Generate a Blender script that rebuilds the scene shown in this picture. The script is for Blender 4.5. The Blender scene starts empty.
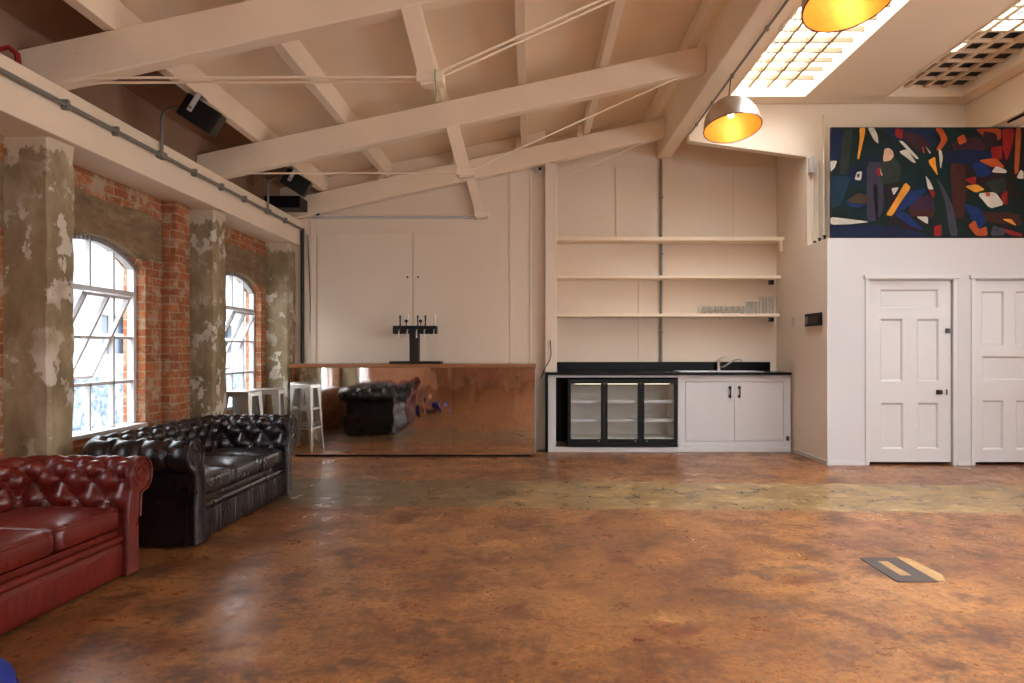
import bpy, bmesh, math, random
from mathutils import Vector, Matrix
random.seed(7)
PI = math.pi
SC = bpy.context.scene
C = SC.collection
H = 1.35                                   # camera height
F = 683.0                                  # focal length in pixels of a 1024 wide frame

# ------------------------------------------------------------------ materials
def lin(r, g, b):
    f = lambda c: (c/255/12.92) if c/255 <= .04045 else ((c/255+.055)/1.055)**2.4
    return (f(r), f(g), f(b), 1.0)

class NT:
    def __init__(self, name):
        self.m = bpy.data.materials.new(name); self.m.use_nodes = True
        self.t = self.m.node_tree; self.t.nodes.clear()
        self.out = self.n('ShaderNodeOutputMaterial')
    def n(self, typ, **kw):
        nd = self.t.nodes.new(typ)
        for k, v in kw.items(): setattr(nd, k, v)
        return nd
    def l(self, a, b): self.t.links.new(a, b)
    def coord(self, scale=(1, 1, 1), loc=(0, 0, 0)):
        tc = self.n('ShaderNodeTexCoord'); mp = self.n('ShaderNodeMapping')
        mp.inputs['Scale'].default_value = scale; mp.inputs['Location'].default_value = loc
        self.l(tc.outputs['Object'], mp.inputs['Vector']); return mp.outputs['Vector']
    def noise(self, vec, scale, detail=4, rough=.55, dist=0):
        nd = self.n('ShaderNodeTexNoise'); nd.inputs['Scale'].default_value = scale
        nd.inputs['Detail'].default_value = detail; nd.inputs['Roughness'].default_value = rough
        nd.inputs['Distortion'].default_value = dist
        self.l(vec, nd.inputs['Vector']); return nd.outputs['Fac']
    def ramp(self, fac, stops, interp='LINEAR'):
        r = self.n('ShaderNodeValToRGB'); cr = r.color_ramp; cr.interpolation = interp
        while len(cr.elements) < len(stops): cr.elements.new(.5)
        for e, (p, c) in zip(cr.elements, stops):
            e.position = p; e.color = c if isinstance(c, (tuple, list)) else (c, c, c, 1)
        self.l(fac, r.inputs['Fac']); return r.outputs['Color']
    def mix(self, fac, a, b, typ='MIX'):
        m = self.n('ShaderNodeMix', data_type='RGBA', blend_type=typ)
        for s, v in ((m.inputs['Factor'], fac), (m.inputs['A'], a), (m.inputs['B'], b)):
            if isinstance(v, bpy.types.NodeSocket): self.l(v, s)
            else: s.default_value = v
        return m.outputs['Result']
    def math(self, op, a, b=None, c=None, clamp=False):
        m = self.n('ShaderNodeMath', operation=op); m.use_clamp = clamp
        for i, v in enumerate((a, b, c)):
            if v is None: continue
            if isinstance(v, bpy.types.NodeSocket): self.l(v, m.inputs[i])
            else: m.inputs[i].default_value = v
        return m.outputs[0]
    def bsdf(self, color, rough=.5, metal=0.0, bump=None, bs=.3, bd=.01, spec=.5, coat=0, **kw):
        p = self.n('ShaderNodeBsdfPrincipled')
        for s, v in (('Base Color', color), ('Roughness', rough), ('Metallic', metal), ('Specular IOR Level', spec), ('Coat Weight', coat)):
            if isinstance(v, bpy.types.NodeSocket): self.l(v, p.inputs[s])
            else: p.inputs[s].default_value = v
        for k, v in kw.items(): p.inputs[k].default_value = v
        if bump is not None:
            b = self.n('ShaderNodeBump'); b.inputs['Strength'].default_value = bs; b.inputs['Distance'].default_value = bd
            self.l(bump, b.inputs['Height']); self.l(b.outputs['Normal'], p.inputs['Normal'])
        self.l(p.outputs[0], self.out.inputs['Surface']); return p

def plain(name, rgb, rough=.5, metal=0.0, var=.06, vs=6.0, bump=0.0, bsc=40, spec=.5, coat=0, bd=.004):
    k = NT(name); v = k.coord(); c = lin(*rgb)
    n = k.noise(v, vs, 3)
    a = tuple(x*(1-var) for x in c[:3])+(1,); b = tuple(min(1, x*(1+var)) for x in c[:3])+(1,)
    col = k.mix(n, a, b)
    k.bsdf(col, rough, metal, k.noise(v, bsc, 4) if bump else None, bump, bd, spec, coat)
    return k.m

def emis(name, rgb, s):
    k = NT(name); e = k.n('ShaderNodeEmission'); e.inputs[0].default_value = lin(*rgb); e.inputs[1].default_value = s
    k.l(e.outputs[0], k.out.inputs['Surface']); return k.m

def glassy(name, tint=(.97, .98, .98, 1), refl=1.0, rough=0.0):
    k = NT(name); t = k.n('ShaderNodeBsdfTransparent'); t.inputs[0].default_value = tint
    g = k.n('ShaderNodeBsdfGlossy'); g.inputs['Roughness'].default_value = rough
    fr = k.n('ShaderNodeLayerWeight'); fr.inputs[0].default_value = .5
    mx = k.n('ShaderNodeMixShader'); k.l(k.math('MULTIPLY', k.math('MULTIPLY_ADD', k.math('POWER', fr.outputs['Facing'], 4.0), .55, .045), refl, None, True), mx.inputs[0])
    k.l(t.outputs[0], mx.inputs[1]); k.l(g.outputs[0], mx.inputs[2]); k.l(mx.outputs[0], k.out.inputs['Surface'])
    return k.m

M = {}
M['white_cool'] = plain('white_wall_emulsion', (192, 188, 188), .5, var=.02, vs=1.2, bump=.06, bsc=25)
M['white'] = plain('cream_wall_paint', (230, 214, 194), .55, var=.03, vs=1.2, bump=.08, bsc=25)
M['white_wood'] = plain('white_gloss_paint', (196, 192, 191), .35, var=.02, vs=2, bump=.05, bsc=30)
M['cream'] = plain('cream_ceiling_paint', (240, 220, 194), .6, var=.04, vs=1.5, bump=.1, bsc=14)
M['timber'] = plain('cream_painted_timber', (240, 221, 196), .5, var=.05, vs=3, bump=.25, bsc=18)
M['dark_metal'] = plain('black_metal', (22, 21, 21), .4, .2, bump=0)
M['black'] = plain('black_plastic', (11, 11, 12), .45, 0, spec=.25)
M['black_gloss'] = plain('black_worktop', (7, 7, 8), .25, 0, spec=.15)
M['steel'] = plain('brushed_steel', (190, 188, 184), .28, 1.0)
M['galv'] = plain('galvanised_steel', (196, 195, 190), .36, .85, var=.15, vs=14)
M['conduit'] = plain('grey_conduit', (132, 128, 121), .42, .25)
M['wood_edge'] = plain('oiled_wood_edge', (150, 100, 62), .35, 0, var=.2, vs=9)
M['brown_metal'] = plain('dark_brown_metal', (44, 33, 26), .4, .3)
M['brass'] = plain('brass', (190, 150, 80), .3, 1.0)
M['gold'] = plain('gold_leaf_lining', (240, 158, 66), .42, .4, var=.12, vs=30)
M['alu'] = plain('spun_aluminium', (205, 200, 192), .3, 1.0, var=.05, vs=3)
M['glass'] = glassy('window_glass')
M['drink_glass'] = glassy('drinking_glass', (.955, .96, .955, 1), .9)
M['fridge_glass'] = glassy('fridge_glass', (.86, .88, .88, 1), 1.2)
M['fridge_in'] = plain('fridge_lining', (215, 208, 196), .5)
M['bulb'] = emis('lamp_filament_glow', (255, 222, 160), 7)
M['led'] = emis('fridge_light', (255, 236, 205), .8)
M['cable_black'] = plain('black_cable', (20, 19, 19), .5)
M['cable_white'] = plain('white_cable', (214, 206, 196), .5)
M['green_cord'] = plain('green_twine', (90, 150, 95), .8)
M['red_cable'] = plain('red_cable', (150, 30, 32), .5)
M['blue'] = plain('blue_fabric', (12, 32, 120), .7, bump=.3, bsc=120)
M['plaster_grey'] = plain('neighbour_render', (84, 87, 92), .8, var=.08, vs=.6)
M['neigh_glass'] = plain('neighbour_window', (26, 34, 44), .2, 0, var=.3, vs=2)
M['asphalt'] = plain('yard_paving', (84, 82, 80), .9, var=.2, vs=3)
M['lattice_cream'] = plain('cream_lattice_paint', (222, 196, 168), .6)
M['lattice_tan'] = plain('lattice_paint', (150, 124, 94), .6)
M['rubber'] = plain('black_rubber', (18, 18, 18), .7)

def m_leather(name, c1, c2, rough):
    k = NT(name); v = k.coord(); n = k.noise(v, 7, 5, .6); col = k.mix(n, lin(*c1), lin(*c2))
    rr = k.ramp(k.noise(v, 10, 4), [(.3, rough), (.7, rough+.16)])
    k.bsdf(col, rr, 0, k.noise(v, 130, 3, .6), .12, .002, .6)
    return k.m
M['leather_black'] = m_leather('black_brown_leather', (13, 10, 11), (32, 17, 19), .24)
M['leather_red'] = m_leather('oxblood_leather', (74, 15, 10), (112, 29, 19), .26)

def m_brick(name, cement):
    k = NT(name); tc = k.n('ShaderNodeTexCoord'); s = k.n('ShaderNodeSeparateXYZ'); k.l(tc.outputs['Object'], s.inputs[0])
    u = k.math('ADD', s.outputs[0], s.outputs[1]); cb = k.n('ShaderNodeCombineXYZ'); k.l(u, cb.inputs[0]); k.l(s.outputs[2], cb.inputs[1])
    v = tc.outputs['Object']
    wob = k.n('ShaderNodeTexNoise'); wob.inputs['Scale'].default_value = 7; k.l(v, wob.inputs['Vector'])
    wm = k.n('ShaderNodeVectorMath', operation='MULTIPLY_ADD'); k.l(wob.outputs['Color'], wm.inputs[0]); wm.inputs[1].default_value = (.022, .022, 0); k.l(cb.outputs[0], wm.inputs[2])
    br = k.n('ShaderNodeTexBrick'); k.l(wm.outputs[0], br.inputs['Vector'])
    for key, val in (('Scale', 1), ('Mortar Size', .008), ('Mortar Smooth', .25), ('Bias', -.1), ('Brick Width', .235), ('Row Height', .078)): br.inputs[key].default_value = val
    br.inputs['Color1'].default_value = lin(178, 103, 62); br.inputs['Color2'].default_value = lin(130, 74, 48); br.inputs['Mortar'].default_value = lin(172, 148, 118)
    n1 = k.noise(v, 11, 6, .65); n2 = k.noise(v, 3.2, 5, .6)
    col = k.mix(k.ramp(n1, [(.36, 1.0), (.56, 0.0)]), br.outputs['Color'], k.mix(n2, lin(98, 54, 37), lin(200, 130, 84)))
    smear = k.ramp(k.noise(v, 6.5, 7, .7), [(.50, 0.0), (.63, .9)])
    col = k.mix(smear, col, lin(176, 158, 132))
    bumpv = k.math('SUBTRACT', k.math('MULTIPLY', n1, .5), br.outputs['Fac'])
    if cement:                                   # cement render left round the arches, brick above and below
        z = s.outputs[2]; zz = k.math('ADD', z, k.math('MULTIPLY', k.math('SUBTRACT', n2, .5), .14))
        a = k.math('GREATER_THAN', zz, 1.93 + .24); b = k.math('LESS_THAN', zz, 2.585)
        msk = k.math('MULTIPLY', a, b)
        cem = k.ramp(k.noise(k.coord((1, 1, 2.5)), 4, 7, .7), [(.25, lin(96, 78, 58)), (.55, lin(138, 116, 88)), (.8, lin(170, 150, 120))])
        col = k.mix(msk, col, cem)
        bumpv = k.math('MULTIPLY', bumpv, k.math('SUBTRACT', 1.15, msk))
    k.bsdf(col, .85, 0, bumpv, .7, .012, .3)
    return k.m
M['brick'] = m_brick('old_brick_with_cement', True)
M['brick_plain'] = m_brick('old_brick', False)

def m_concrete():
    k = NT('flaking_concrete'); v = k.coord((1, 1, .55))
    base = k.ramp(k.noise(v, 3.5, 7, .65), [(.28, lin(112, 96, 70)), (.5, lin(152, 134, 104)), (.72, lin(186, 170, 142))])
    fl = k.ramp(k.noise(k.coord((1, 1, .8), (3, 1, 0)), 7, 6, .62), [(.535, 0.0), (.56, 1.0)])
    big = k.ramp(k.noise(k.coord((1, 1, 1), (7, 3, 2)), 1.6, 3), [(.40, 0.0), (.52, 1.0)])
    m = k.math('MULTIPLY', fl, big)
    col = k.mix(m, base, lin(208, 198, 182))
    s = k.n('ShaderNodeSeparateXYZ'); tc = k.n('ShaderNodeTexCoord'); k.l(tc.outputs['Object'], s.inputs[0])
    zz = k.math('ADD', s.outputs[2], k.math('MULTIPLY', k.noise(k.coord((3.5, 3.5, 1.3)), 2.2, 6, .7), .5))
    top = k.ramp(k.math('SUBTRACT', zz, 2.05), [(.86, 0.0), (.88, 1.0)])     # cream paint left at the heads
    col = k.mix(top, col, lin(206, 190, 164))
    k.bsdf(col, .8, 0, k.math('ADD', m, k.noise(v, 14, 6)), .5, .01, .3)
    return k.m
M['concrete'] = m_concrete()

def m_floor():
    k = NT('sealed_stained_concrete'); tc = k.n('ShaderNodeTexCoord'); s = k.n('ShaderNodeSeparateXYZ'); k.l(tc.outputs['Object'], s.inputs[0])
    v = k.coord(); X, Y = s.outputs[0], s.outputs[1]
    big = k.noise(v, .8, 5, .6, .4); med = k.noise(v, 3.0, 7, .68, .3); fine = k.noise(v, 15, 7, .75)
    base = k.ramp(big, [(.3, lin(122, 78, 44)), (.5, lin(148, 96, 53)), (.72, lin(170, 119, 70))])
    red = k.ramp(k.noise(k.coord((1, 1, 1), (5, 2, 0)), 2.6, 6, .7, .6), [(.52, 0.0), (.64, .75)])
    base = k.mix(red, base, lin(96, 42, 27))
    drk = k.ramp(k.math('ADD', k.math('MULTIPLY', med, .6), k.math('MULTIPLY', fine, .4)), [(.49, 0.0), (.575, .85)])
    clus = k.ramp(k.noise(k.coord((1, 1, 1), (2, 8, 0)), .55, 3), [(.36, .35), (.56, 1.0)])
    base = k.mix(k.math('MULTIPLY', drk, clus), base, lin(70, 52, 41))
    base = k.mix(k.ramp(k.noise(k.coord((1, 1, 1), (3, 6, 1)), 1.9, 8, .78), [(.46, 0.0), (.62, .6)]), base, lin(78, 48, 34))
    pale = k.ramp(k.noise(k.coord((1, 1, 1), (9, 4, 0)), 20, 4, .6), [(.70, 0.0), (.74, .5)])
    base = k.mix(pale, base, lin(196, 150, 104))
    base = k.mix(k.ramp(k.noise(k.coord((1, 1, 1), (1, 7, 3)), 26, 8, .8), [(.44, .55), (.52, 0.0)]), base, lin(84, 50, 32))
    base = k.mix(k.ramp(k.noise(k.coord((1, 1, 1), (8, 2, 5)), 11, 8, .8, .5), [(.56, 0.0), (.60, .6)]), base, lin(86, 44, 30))
    yy = k.math('ADD', k.math('ADD', Y, k.math('MULTIPLY', X, .05)), k.math('MULTIPLY', k.math('SUBTRACT', fine, .5), .12))
    band = k.math('MULTIPLY', k.math('GREATER_THAN', yy, 5.84), k.math('LESS_THAN', yy, 7.05))
    olive = k.ramp(med, [(.35, lin(76, 62, 44)), (.65, lin(104, 88, 62))])
    tan = k.ramp(k.math('ADD', k.math('MULTIPLY', med, .5), k.math('MULTIPLY', fine, .5)), [(.38, lin(72, 58, 40)), (.50, lin(122, 95, 58)), (.61, lin(170, 138, 92))])
    xm = k.ramp(k.math('ADD', k.math('MULTIPLY', X, .5), k.math('MULTIPLY', big, 1.2)), [(.36, 0.0), (.44, 1.0)])
    base = k.mix(k.math('MULTIPLY', band, .92), base, k.mix(xm, olive, tan))
    base = k.mix(k.math('MULTIPLY', band, k.ramp(k.noise(k.coord((.6, 1.4, 1), (2, 2, 7)), 7, 8, .8, .4), [(.50, 0.0), (.58, .7)])), base, lin(84, 66, 40))
    base = k.mix(k.math('MULTIPLY', band, k.ramp(k.noise(k.coord((.6, 1.4, 1), (5, 1, 7)), 6, 8, .8, .4), [(.55, 0.0), (.63, .6)])), base, lin(192, 158, 106))
    jn = k.n('ShaderNodeTexBrick'); jn.inputs['Scale'].default_value = 1; jn.offset = 0; jn.inputs['Brick Width'].default_value = 3.1; jn.inputs['Row Height'].default_value = 40; jn.inputs['Mortar Size'].default_value = .006
    jn.inputs['Color1'].default_value = jn.inputs['Color2'].default_value = (0, 0, 0, 1); jn.inputs['Mortar'].default_value = (.5, .5, .5, 1)
    k.l(k.coord((1, 1, 1), (1.35, 10, 0)), jn.inputs['Vector'])
    base = k.mix(k.math('MULTIPLY', jn.outputs['Color'], k.ramp(med, [(.4, 0.0), (.6, 1.0)])), base, lin(76, 58, 46))
    rough = k.ramp(k.math('ADD', k.math('MULTIPLY', med, .6), k.math('MULTIPLY', fine, .4)), [(.38, .22), (.62, .46)])
    k.bsdf(base, rough, 0, k.math('ADD', med, k.math('MULTIPLY', fine, .35)), .16, .012, .3)
    return k.m
M['floor'] = m_floor()

def m_mirror():
    k = NT('polished_steel_panel'); v = k.coord((1, 1, .8)); n = k.noise(v, 1.5, 2, .45, .3)
    n2 = k.noise(k.coord((1.2, 1, .6), (4, 0, 2)), 3.0, 2)
    s = k.n('ShaderNodeSeparateXYZ'); tc = k.n('ShaderNodeTexCoord'); k.l(tc.outputs['Object'], s.inputs[0])
    edge = k.ramp(k.math('ABSOLUTE', k.math('DIVIDE', k.math('ADD', s.outputs[0], 1.5), 1.55)), [(.7, .15), (1.0, 1.4)])
    h = k.math('ADD', k.math('MULTIPLY', n, .35), k.math('MULTIPLY', n2, edge))
    p = k.bsdf(lin(240, 232, 224), .045, 1.0, h, .22, .02)
    return k.m
M['mirror'] = m_mirror()

# ------------------------------------------------------------------ mesh builder
class MB:
    def __init__(self): self.v, self.f, self.mi, self.cur = [], [], [], 0
    def add(self, vs, fs, T=None):
        b = len(self.v)
        self.v += [tuple(T @ Vector(p)) if T is not None else tuple(p) for p in vs]
        for f in fs: self.f.append(tuple(b+i for i in f)); self.mi.append(self.cur)
        return self
    def box(self, x0, x1, y0, y1, z0, z1, T=None):
        vs = [(x0, y0, z0), (x1, y0, z0), (x1, y1, z0), (x0, y1, z0), (x0, y0, z1), (x1, y0, z1), (x1, y1, z1), (x0, y1, z1)]
        return self.add(vs, [(0, 3, 2, 1), (4, 5, 6, 7), (0, 1, 5, 4), (1, 2, 6, 5), (2, 3, 7, 6), (3, 0, 4, 7)], T)
    def prism(self, poly, y0, y1, T=None):              # polygon in XZ pushed along Y
        n = len(poly); vs = [(x, y0, z) for x, z in poly]+[(x, y1, z) for x, z in poly]
        fs = [tuple(range(n)), tuple(range(2*n-1, n-1, -1))]+[(i, i+n, (i+1) % n+n, (i+1) % n) for i in range(n)]
        return self.add(vs, fs, T)
    def tube(self, pts, r, n=8, closed=False, cap=True):
        pts = [Vector(p) for p in pts]; N = len(pts); rs = r if isinstance(r, (list, tuple)) else [r]*N
        vs, fs = [], []; up = None
        for i in range(N):
            if closed: t = pts[(i+1) % N]-pts[i-1]
            else: t = pts[min(i+1, N-1)]-pts[max(i-1, 0)]
            t.normalize()
            if up is None: up = Vector((0, 0, 1)) if abs(t.z) < .9 else Vector((1, 0, 0))
            a = t.cross(up); a.normalize(); b = a.cross(t); b.normalize(); up = b
            for j in range(n):
                w = 2*PI*j/n; vs.append(pts[i]+(a*math.cos(w)+b*math.sin(w))*rs[i])
        for i in range(N if closed else N-1):
            for j in range(n):
                i2 = (i+1) % N
                fs.append((i*n+j, i*n+(j+1) % n, i2*n+(j+1) % n, i2*n+j))
        if cap and not closed: fs += [tuple(range(n-1, -1, -1)), tuple((N-1)*n+j for j in range(n))]
        return self.add(vs, fs)
    def lathe(self, prof, n=24, T=None, o=(0, 0, 0)):
        vs, fs = [], []
        for r, z in prof:
            for j in range(n):
                w = 2*PI*j/n; vs.append((o[0]+r*math.cos(w), o[1]+r*math.sin(w), o[2]+z))
        for i in range(len(prof)-1):
            for j in range(n): fs.append((i*n+j, i*n+(j+1) % n, (i+1)*n+(j+1) % n, (i+1)*n+j))
        if prof[0][0] > 1e-4: fs.append(tuple(range(n-1, -1, -1)))
        if prof[-1][0] > 1e-4: fs.append(tuple((len(prof)-1)*n+j for j in range(n)))
        return self.add(vs, fs, T)
    def open_lathe(self, prof, n=24, T=None, o=(0, 0, 0)):
        m = MB(); m.lathe(prof, n, T, o)
        fs = [f for f in m.f if len(f) == 4]
        return self.add(m.v, fs)
    def grid(self, P, close=False):
        nu, nv = len(P), len(P[0]); vs = [p for row in P for p in row]
        fs = [(i*nv+j, (i+1)*nv+j, (i+1)*nv+j+1, i*nv+j+1) for i in range(nu-1) for j in range(nv-1)]
        return self.add(vs, fs)
    def superbox(self, cx, cy, cz, a, b, c, e1=.22, e2=.22, nu=32, nv=20, crown=0):
        sp = lambda w, e: math.copysign(abs(w)**e, w)
        P = []
        for i in range(nu+1):
            t = -PI+2*PI*i/nu; row = []
            for j in range(nv+1):
                p = -PI/2+PI*j/nv
                x = a*sp(math.cos(p), e1)*sp(math.cos(t), e2); y = b*sp(math.cos(p), e1)*sp(math.sin(t), e2); z = c*sp(math.sin(p), e1)
                if z > 0: z += crown*max(0, (1-(x/a)**2))*max(0, (1-(y/b)**2))
                row.append((cx+x, cy+y, cz+z))
            P.append(row)
        return self.grid(P)

W = {}
def link(o, parent=None, mw=None):
    C.objects.link(o)
    if parent is not None: o.parent = parent
    W[o.name] = mw if mw is not None else (W[parent.name] if parent is not None else Matrix())
    return o
def part(name, mb, mat, parent=None, local=False, smooth=False, bevel=0, label=None, merge=None, solid=None):
    me = bpy.data.meshes.new(name)
    vs = mb.v
    if parent is not None and not local:
        inv = W[parent.name].inverted(); vs = [tuple(inv @ Vector(p)) for p in vs]
    me.from_pydata([tuple(p) for p in vs], [], mb.f)
    mats = mat if isinstance(mat, (list, tuple)) else [mat]
    for m in mats: me.materials.append(m)
    me.polygons.foreach_set('material_index', mb.mi)
    bm = bmesh.new(); bm.from_mesh(me)
    if merge if merge is not None else not bevel: bmesh.ops.remove_doubles(bm, verts=bm.verts, dist=1e-5)
    bmesh.ops.recalc_face_normals(bm, faces=bm.faces)
    if smooth:
        for f in bm.faces: f.smooth = True
        for e in bm.edges:
            if len(e.link_faces) == 2 and e.calc_face_angle(0) > math.radians(48): e.smooth = False
    bm.to_mesh(me); bm.free()
    o = bpy.data.objects.new(name, me); link(o, parent)
    if bevel:
        b = o.modifiers.new('bevel', 'BEVEL'); b.width = bevel; b.segments = 2; b.limit_method = 'ANGLE'; b.angle_limit = math.radians(50)
    if label: o['label'] = label
    return o
def thing(name, label, cat, loc=(0, 0, 0), rot=0, group=None):
    o = bpy.data.objects.new(name, None); o.empty_display_size = .1
    o.location = loc; o.rotation_euler = (0, 0, rot)
    link(o, None, Matrix.Translation(loc) @ Matrix.Rotation(rot, 4, 'Z'))
    return tag(o, label, cat, group)
def tag(o, label, cat, group=None):
    o['label'] = label; o['category'] = cat
    if group: o['group'] = group
    return o
def struct(name, mb, mat, parent=None, **kw):
    o = part(name, mb, mat, parent, **kw)
    if parent is None: o['kind'] = 'structure'
    return o
def sroot(name, loc=(0, 0, 0)):
    o = bpy.data.objects.new(name, None); o.location = loc; link(o, None, Matrix.Translation(loc)); o['kind'] = 'structure'; return o
def dup(root, loc, rot=None, label=None):
    r = root.copy(); C.objects.link(r); r.location = loc
    if rot is not None: r.rotation_euler = (0, 0, rot)
    W[r.name] = Matrix.Translation(loc)
    if label: r['label'] = label
    for ch in list(root.children):
        c = ch.copy(); C.objects.link(c); c.parent = r
        for g in list(ch.children):
            d = g.copy(); C.objects.link(d); d.parent = c
    return r

def cube(x0, x1, y0, y1, z0, z1): return MB().box(x0, x1, y0, y1, z0, z1)
fn = lambda v: v if callable(v) else (lambda u: v)

def wall(axis, a, t, u0, u1, z0, z1, openings=(), extra=()):
    """A wall slab: axis 'x' stands at x=a (u runs along y), 'y' at y=a (u runs along x); t is its signed thickness."""
    z0, z1 = fn(z0), fn(z1); mb = MB()
    P = (lambda d, u, z: (a+d, u, z)) if axis == 'x' else (lambda d, u, z: (u, a+d, z))
    cuts = {u0, u1} | set(extra)
    for op in openings:
        n = op.get('n', 1)
        for i in range(n+1): cuts.add(round(op['u0']+(op['u1']-op['u0'])*i/n, 6))
    cuts = sorted(cuts)
    def quad(ua, ub, za, zb, za2, zb2):     # za..zb at ua, za2..zb2 at ub
        vs = [P(0, ua, za), P(0, ub, za2), P(0, ub, zb2), P(0, ua, zb), P(t, ua, za), P(t, ub, za2), P(t, ub, zb2), P(t, ua, zb)]
        mb.add(vs, [(0, 1, 2, 3), (7, 6, 5, 4), (0, 4, 5, 1), (3, 2, 6, 7)])
    for ua, ub in zip(cuts, cuts[1:]):
        um = (ua+ub)/2; op = [o for o in openings if o['u0'] < um < o['u1']]
        if not op: quad(ua, ub, z0(ua), z1(ua), z0(ub), z1(ub)); continue
        o = op[0]; top = fn(o['top'])
        if o['z0'] > z0(ua)+1e-6: quad(ua, ub, z0(ua), o['z0'], z0(ub), o['z0'])
        quad(ua, ub, top(ua), z1(ua), top(ub), z1(ub))
    for o in openings:
        for u in (o['u0'], o['u1']):
            top = fn(o['top'])(u)
            mb.add([P(0, u, o['z0']), P(t, u, o['z0']), P(t, u, top), P(0, u, top)], [(0, 1, 2, 3)])
    for u in (u0, u1):
        mb.add([P(0, u, z0(u)), P(t, u, z0(u)), P(t, u, z1(u)), P(0, u, z1(u))], [(0, 1, 2, 3)])
    return mb

# ------------------------------------------------------------------ dimensions
XW, XB, XP = -3.49, -3.12, -3.18            # brick wall, painted wall beam face, pillar faces
SOF, BTOP = 2.76, 3.10
YA, YBK = 9.65, 9.25                        # alcove back, panelled wall
RX0, RX1, RZ = 1.78, 1.97, 4.06             # ridge beam
CZ = 4.45                                   # flat ceiling
YF = -9.0; XR = 7.7                         # wall behind the camera, right wall
zt = lambda X: 3.39+.2155*(X+3.12)          # top of the trusses
zr = lambda X: zt(X)+.22                    # boarded ceiling on the purlins
BX0, BX1, BY, BZ = 3.475, XR, 8.0, 2.66      # washroom block

# ------------------------------------------------------------------ setting
struct('floor', cube(-3.95, XR+.1, YF-.1, 9.8, -.12, 0), M['floor'])

def arch(yc, hw, spring, rise):
    R = (hw*hw+rise*rise)/(2*rise)
    return lambda u: spring+rise-R+math.sqrt(max(0, R*R-(u-yc)**2))
WIN = [(5.55, .63), (8.20, .63), (2.90, .63)]
SILL, SPR, RISE = .66, 2.09, .19
ops = [dict(u0=yc-hw, u1=yc+hw, z0=SILL, top=arch(yc, hw, SPR, RISE), n=18) for yc, hw in WIN]
struct('wall_left', wall('x', XW, -.20, YF, 9.7, 0, 3.53, ops), M['brick'])
struct('wall_back', cube(-3.85, XR, 9.66, 9.76, 0, 4.9), M['white'])
fops = [dict(u0=x-.8, u1=x+.8, z0=1.4, top=3.3) for x in (2.0, 4.2, 6.4)]  # made-up openings behind the camera, added to let in daylight
struct('wall_front', wall('y', YF, -.3, -3.85, XR, 0, 4.9, fops), M['brick_plain'])
rops = [dict(u0=y-1.1, u1=y+1.1, z0=1.1, top=2.9) for y in (-6.0, -2.5, 1.0, 4.2)]  # made-up openings out of view, widened to brighten the room
struct('wall_right', wall('x', XR, .3, YF, 9.76, 0, 4.9, rops), M['white'])
# sloping boarded ceiling and the flat ceiling with its two skylight openings
mb = MB(); xs = (-3.85, RX0+.004)
mb.prism([(xs[0], zr(xs[0])), (xs[1], zr(xs[1])), (xs[1], zr(xs[1])+.1), (xs[0], zr(xs[0])+.1)], YF-.3, 9.76)
struct('ceiling_left', mb, M['cream'])
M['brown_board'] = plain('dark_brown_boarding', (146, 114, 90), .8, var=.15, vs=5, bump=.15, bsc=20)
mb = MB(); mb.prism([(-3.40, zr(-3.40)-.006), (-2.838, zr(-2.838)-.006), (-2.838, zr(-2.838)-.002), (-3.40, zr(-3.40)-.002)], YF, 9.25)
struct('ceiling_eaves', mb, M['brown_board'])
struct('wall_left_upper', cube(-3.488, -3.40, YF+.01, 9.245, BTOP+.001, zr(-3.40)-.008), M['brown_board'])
SKY = [(2.43, 3.345), (4.35, 5.265)]; SY0, SY1 = -4.41, 8.33  # skylights lengthened unseen behind the camera to light the rear floor
mb = MB(); xs = [RX1+.001, SKY[0][0]-.03, SKY[0][1]+.03, SKY[1][0]-.03, SKY[1][1]+.03, XR]
for i in (0, 2, 4): mb.box(xs[i], xs[i+1], YF-.3, 9.76, CZ, CZ+.5)
for i in (1, 3): mb.box(xs[i], xs[i+1], YF-.3, SY0-.03, CZ, CZ+.5); mb.box(xs[i], xs[i+1], SY1+.03, 9.76, CZ, CZ+.5)
struct('ceiling_right', mb, M['cream'])
# panelled wall behind the bar, alcove return, header and jamb over the alcove, washroom block
struct('wall_panelled', wall('y', YBK, .41, -3.49, .19, 0, lambda u: zr(u)-.001, extra=[-3, -2, -1]), M['white'])
struct('wall_header', wall('y', 8.6, .12, 1.99, 7.65, lambda u: 3.99-.14*(u-1.96)/1.0*.98 if u < 3.475 else BZ+.002, CZ-.002, extra=[3.474, 3.476]), M['white'])
struct('wall_jamb', cube(3.475, 3.57, 8.725, 9.655, BZ+.002, CZ-.002), M['white'])
PX = .011713                                # metres per pixel on the washroom front
dx = lambda x: (x-531)*PX
dz = lambda y: H+(350-y)*PX
D1, D2 = (dx(869.7), dx(952.2)), (dx(975.6), dx(975.6)+dx(952.2)-dx(869.7))
DT = dz(280.3)
bops = [dict(u0=D[0]-.006, u1=D[1]+.006, z0=0, top=DT+.006) for D in (D1, D2)]
struct('wall_washroom', wall('y', BY, .1, BX0, BX1, 0, BZ, bops), M['white_cool'])
struct('wall_alcove_side', MB().box(BX0-.004, BX0+.1, BY+.101, 9.655, 0, BZ).box(BX0-.004, BX0-.0005, BY+.001, BY+.101, 0, BZ), M['white'])
struct('wall_washroom_top', cube(BX0+.1, BX1, BY+.1, 8.59, BZ-.08, BZ), M['white'])
struct('wall_washroom_inside', cube(BX0+.1, BX1, BY+.5, BY+.52, 0, BZ-.08), M['black'])
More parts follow.
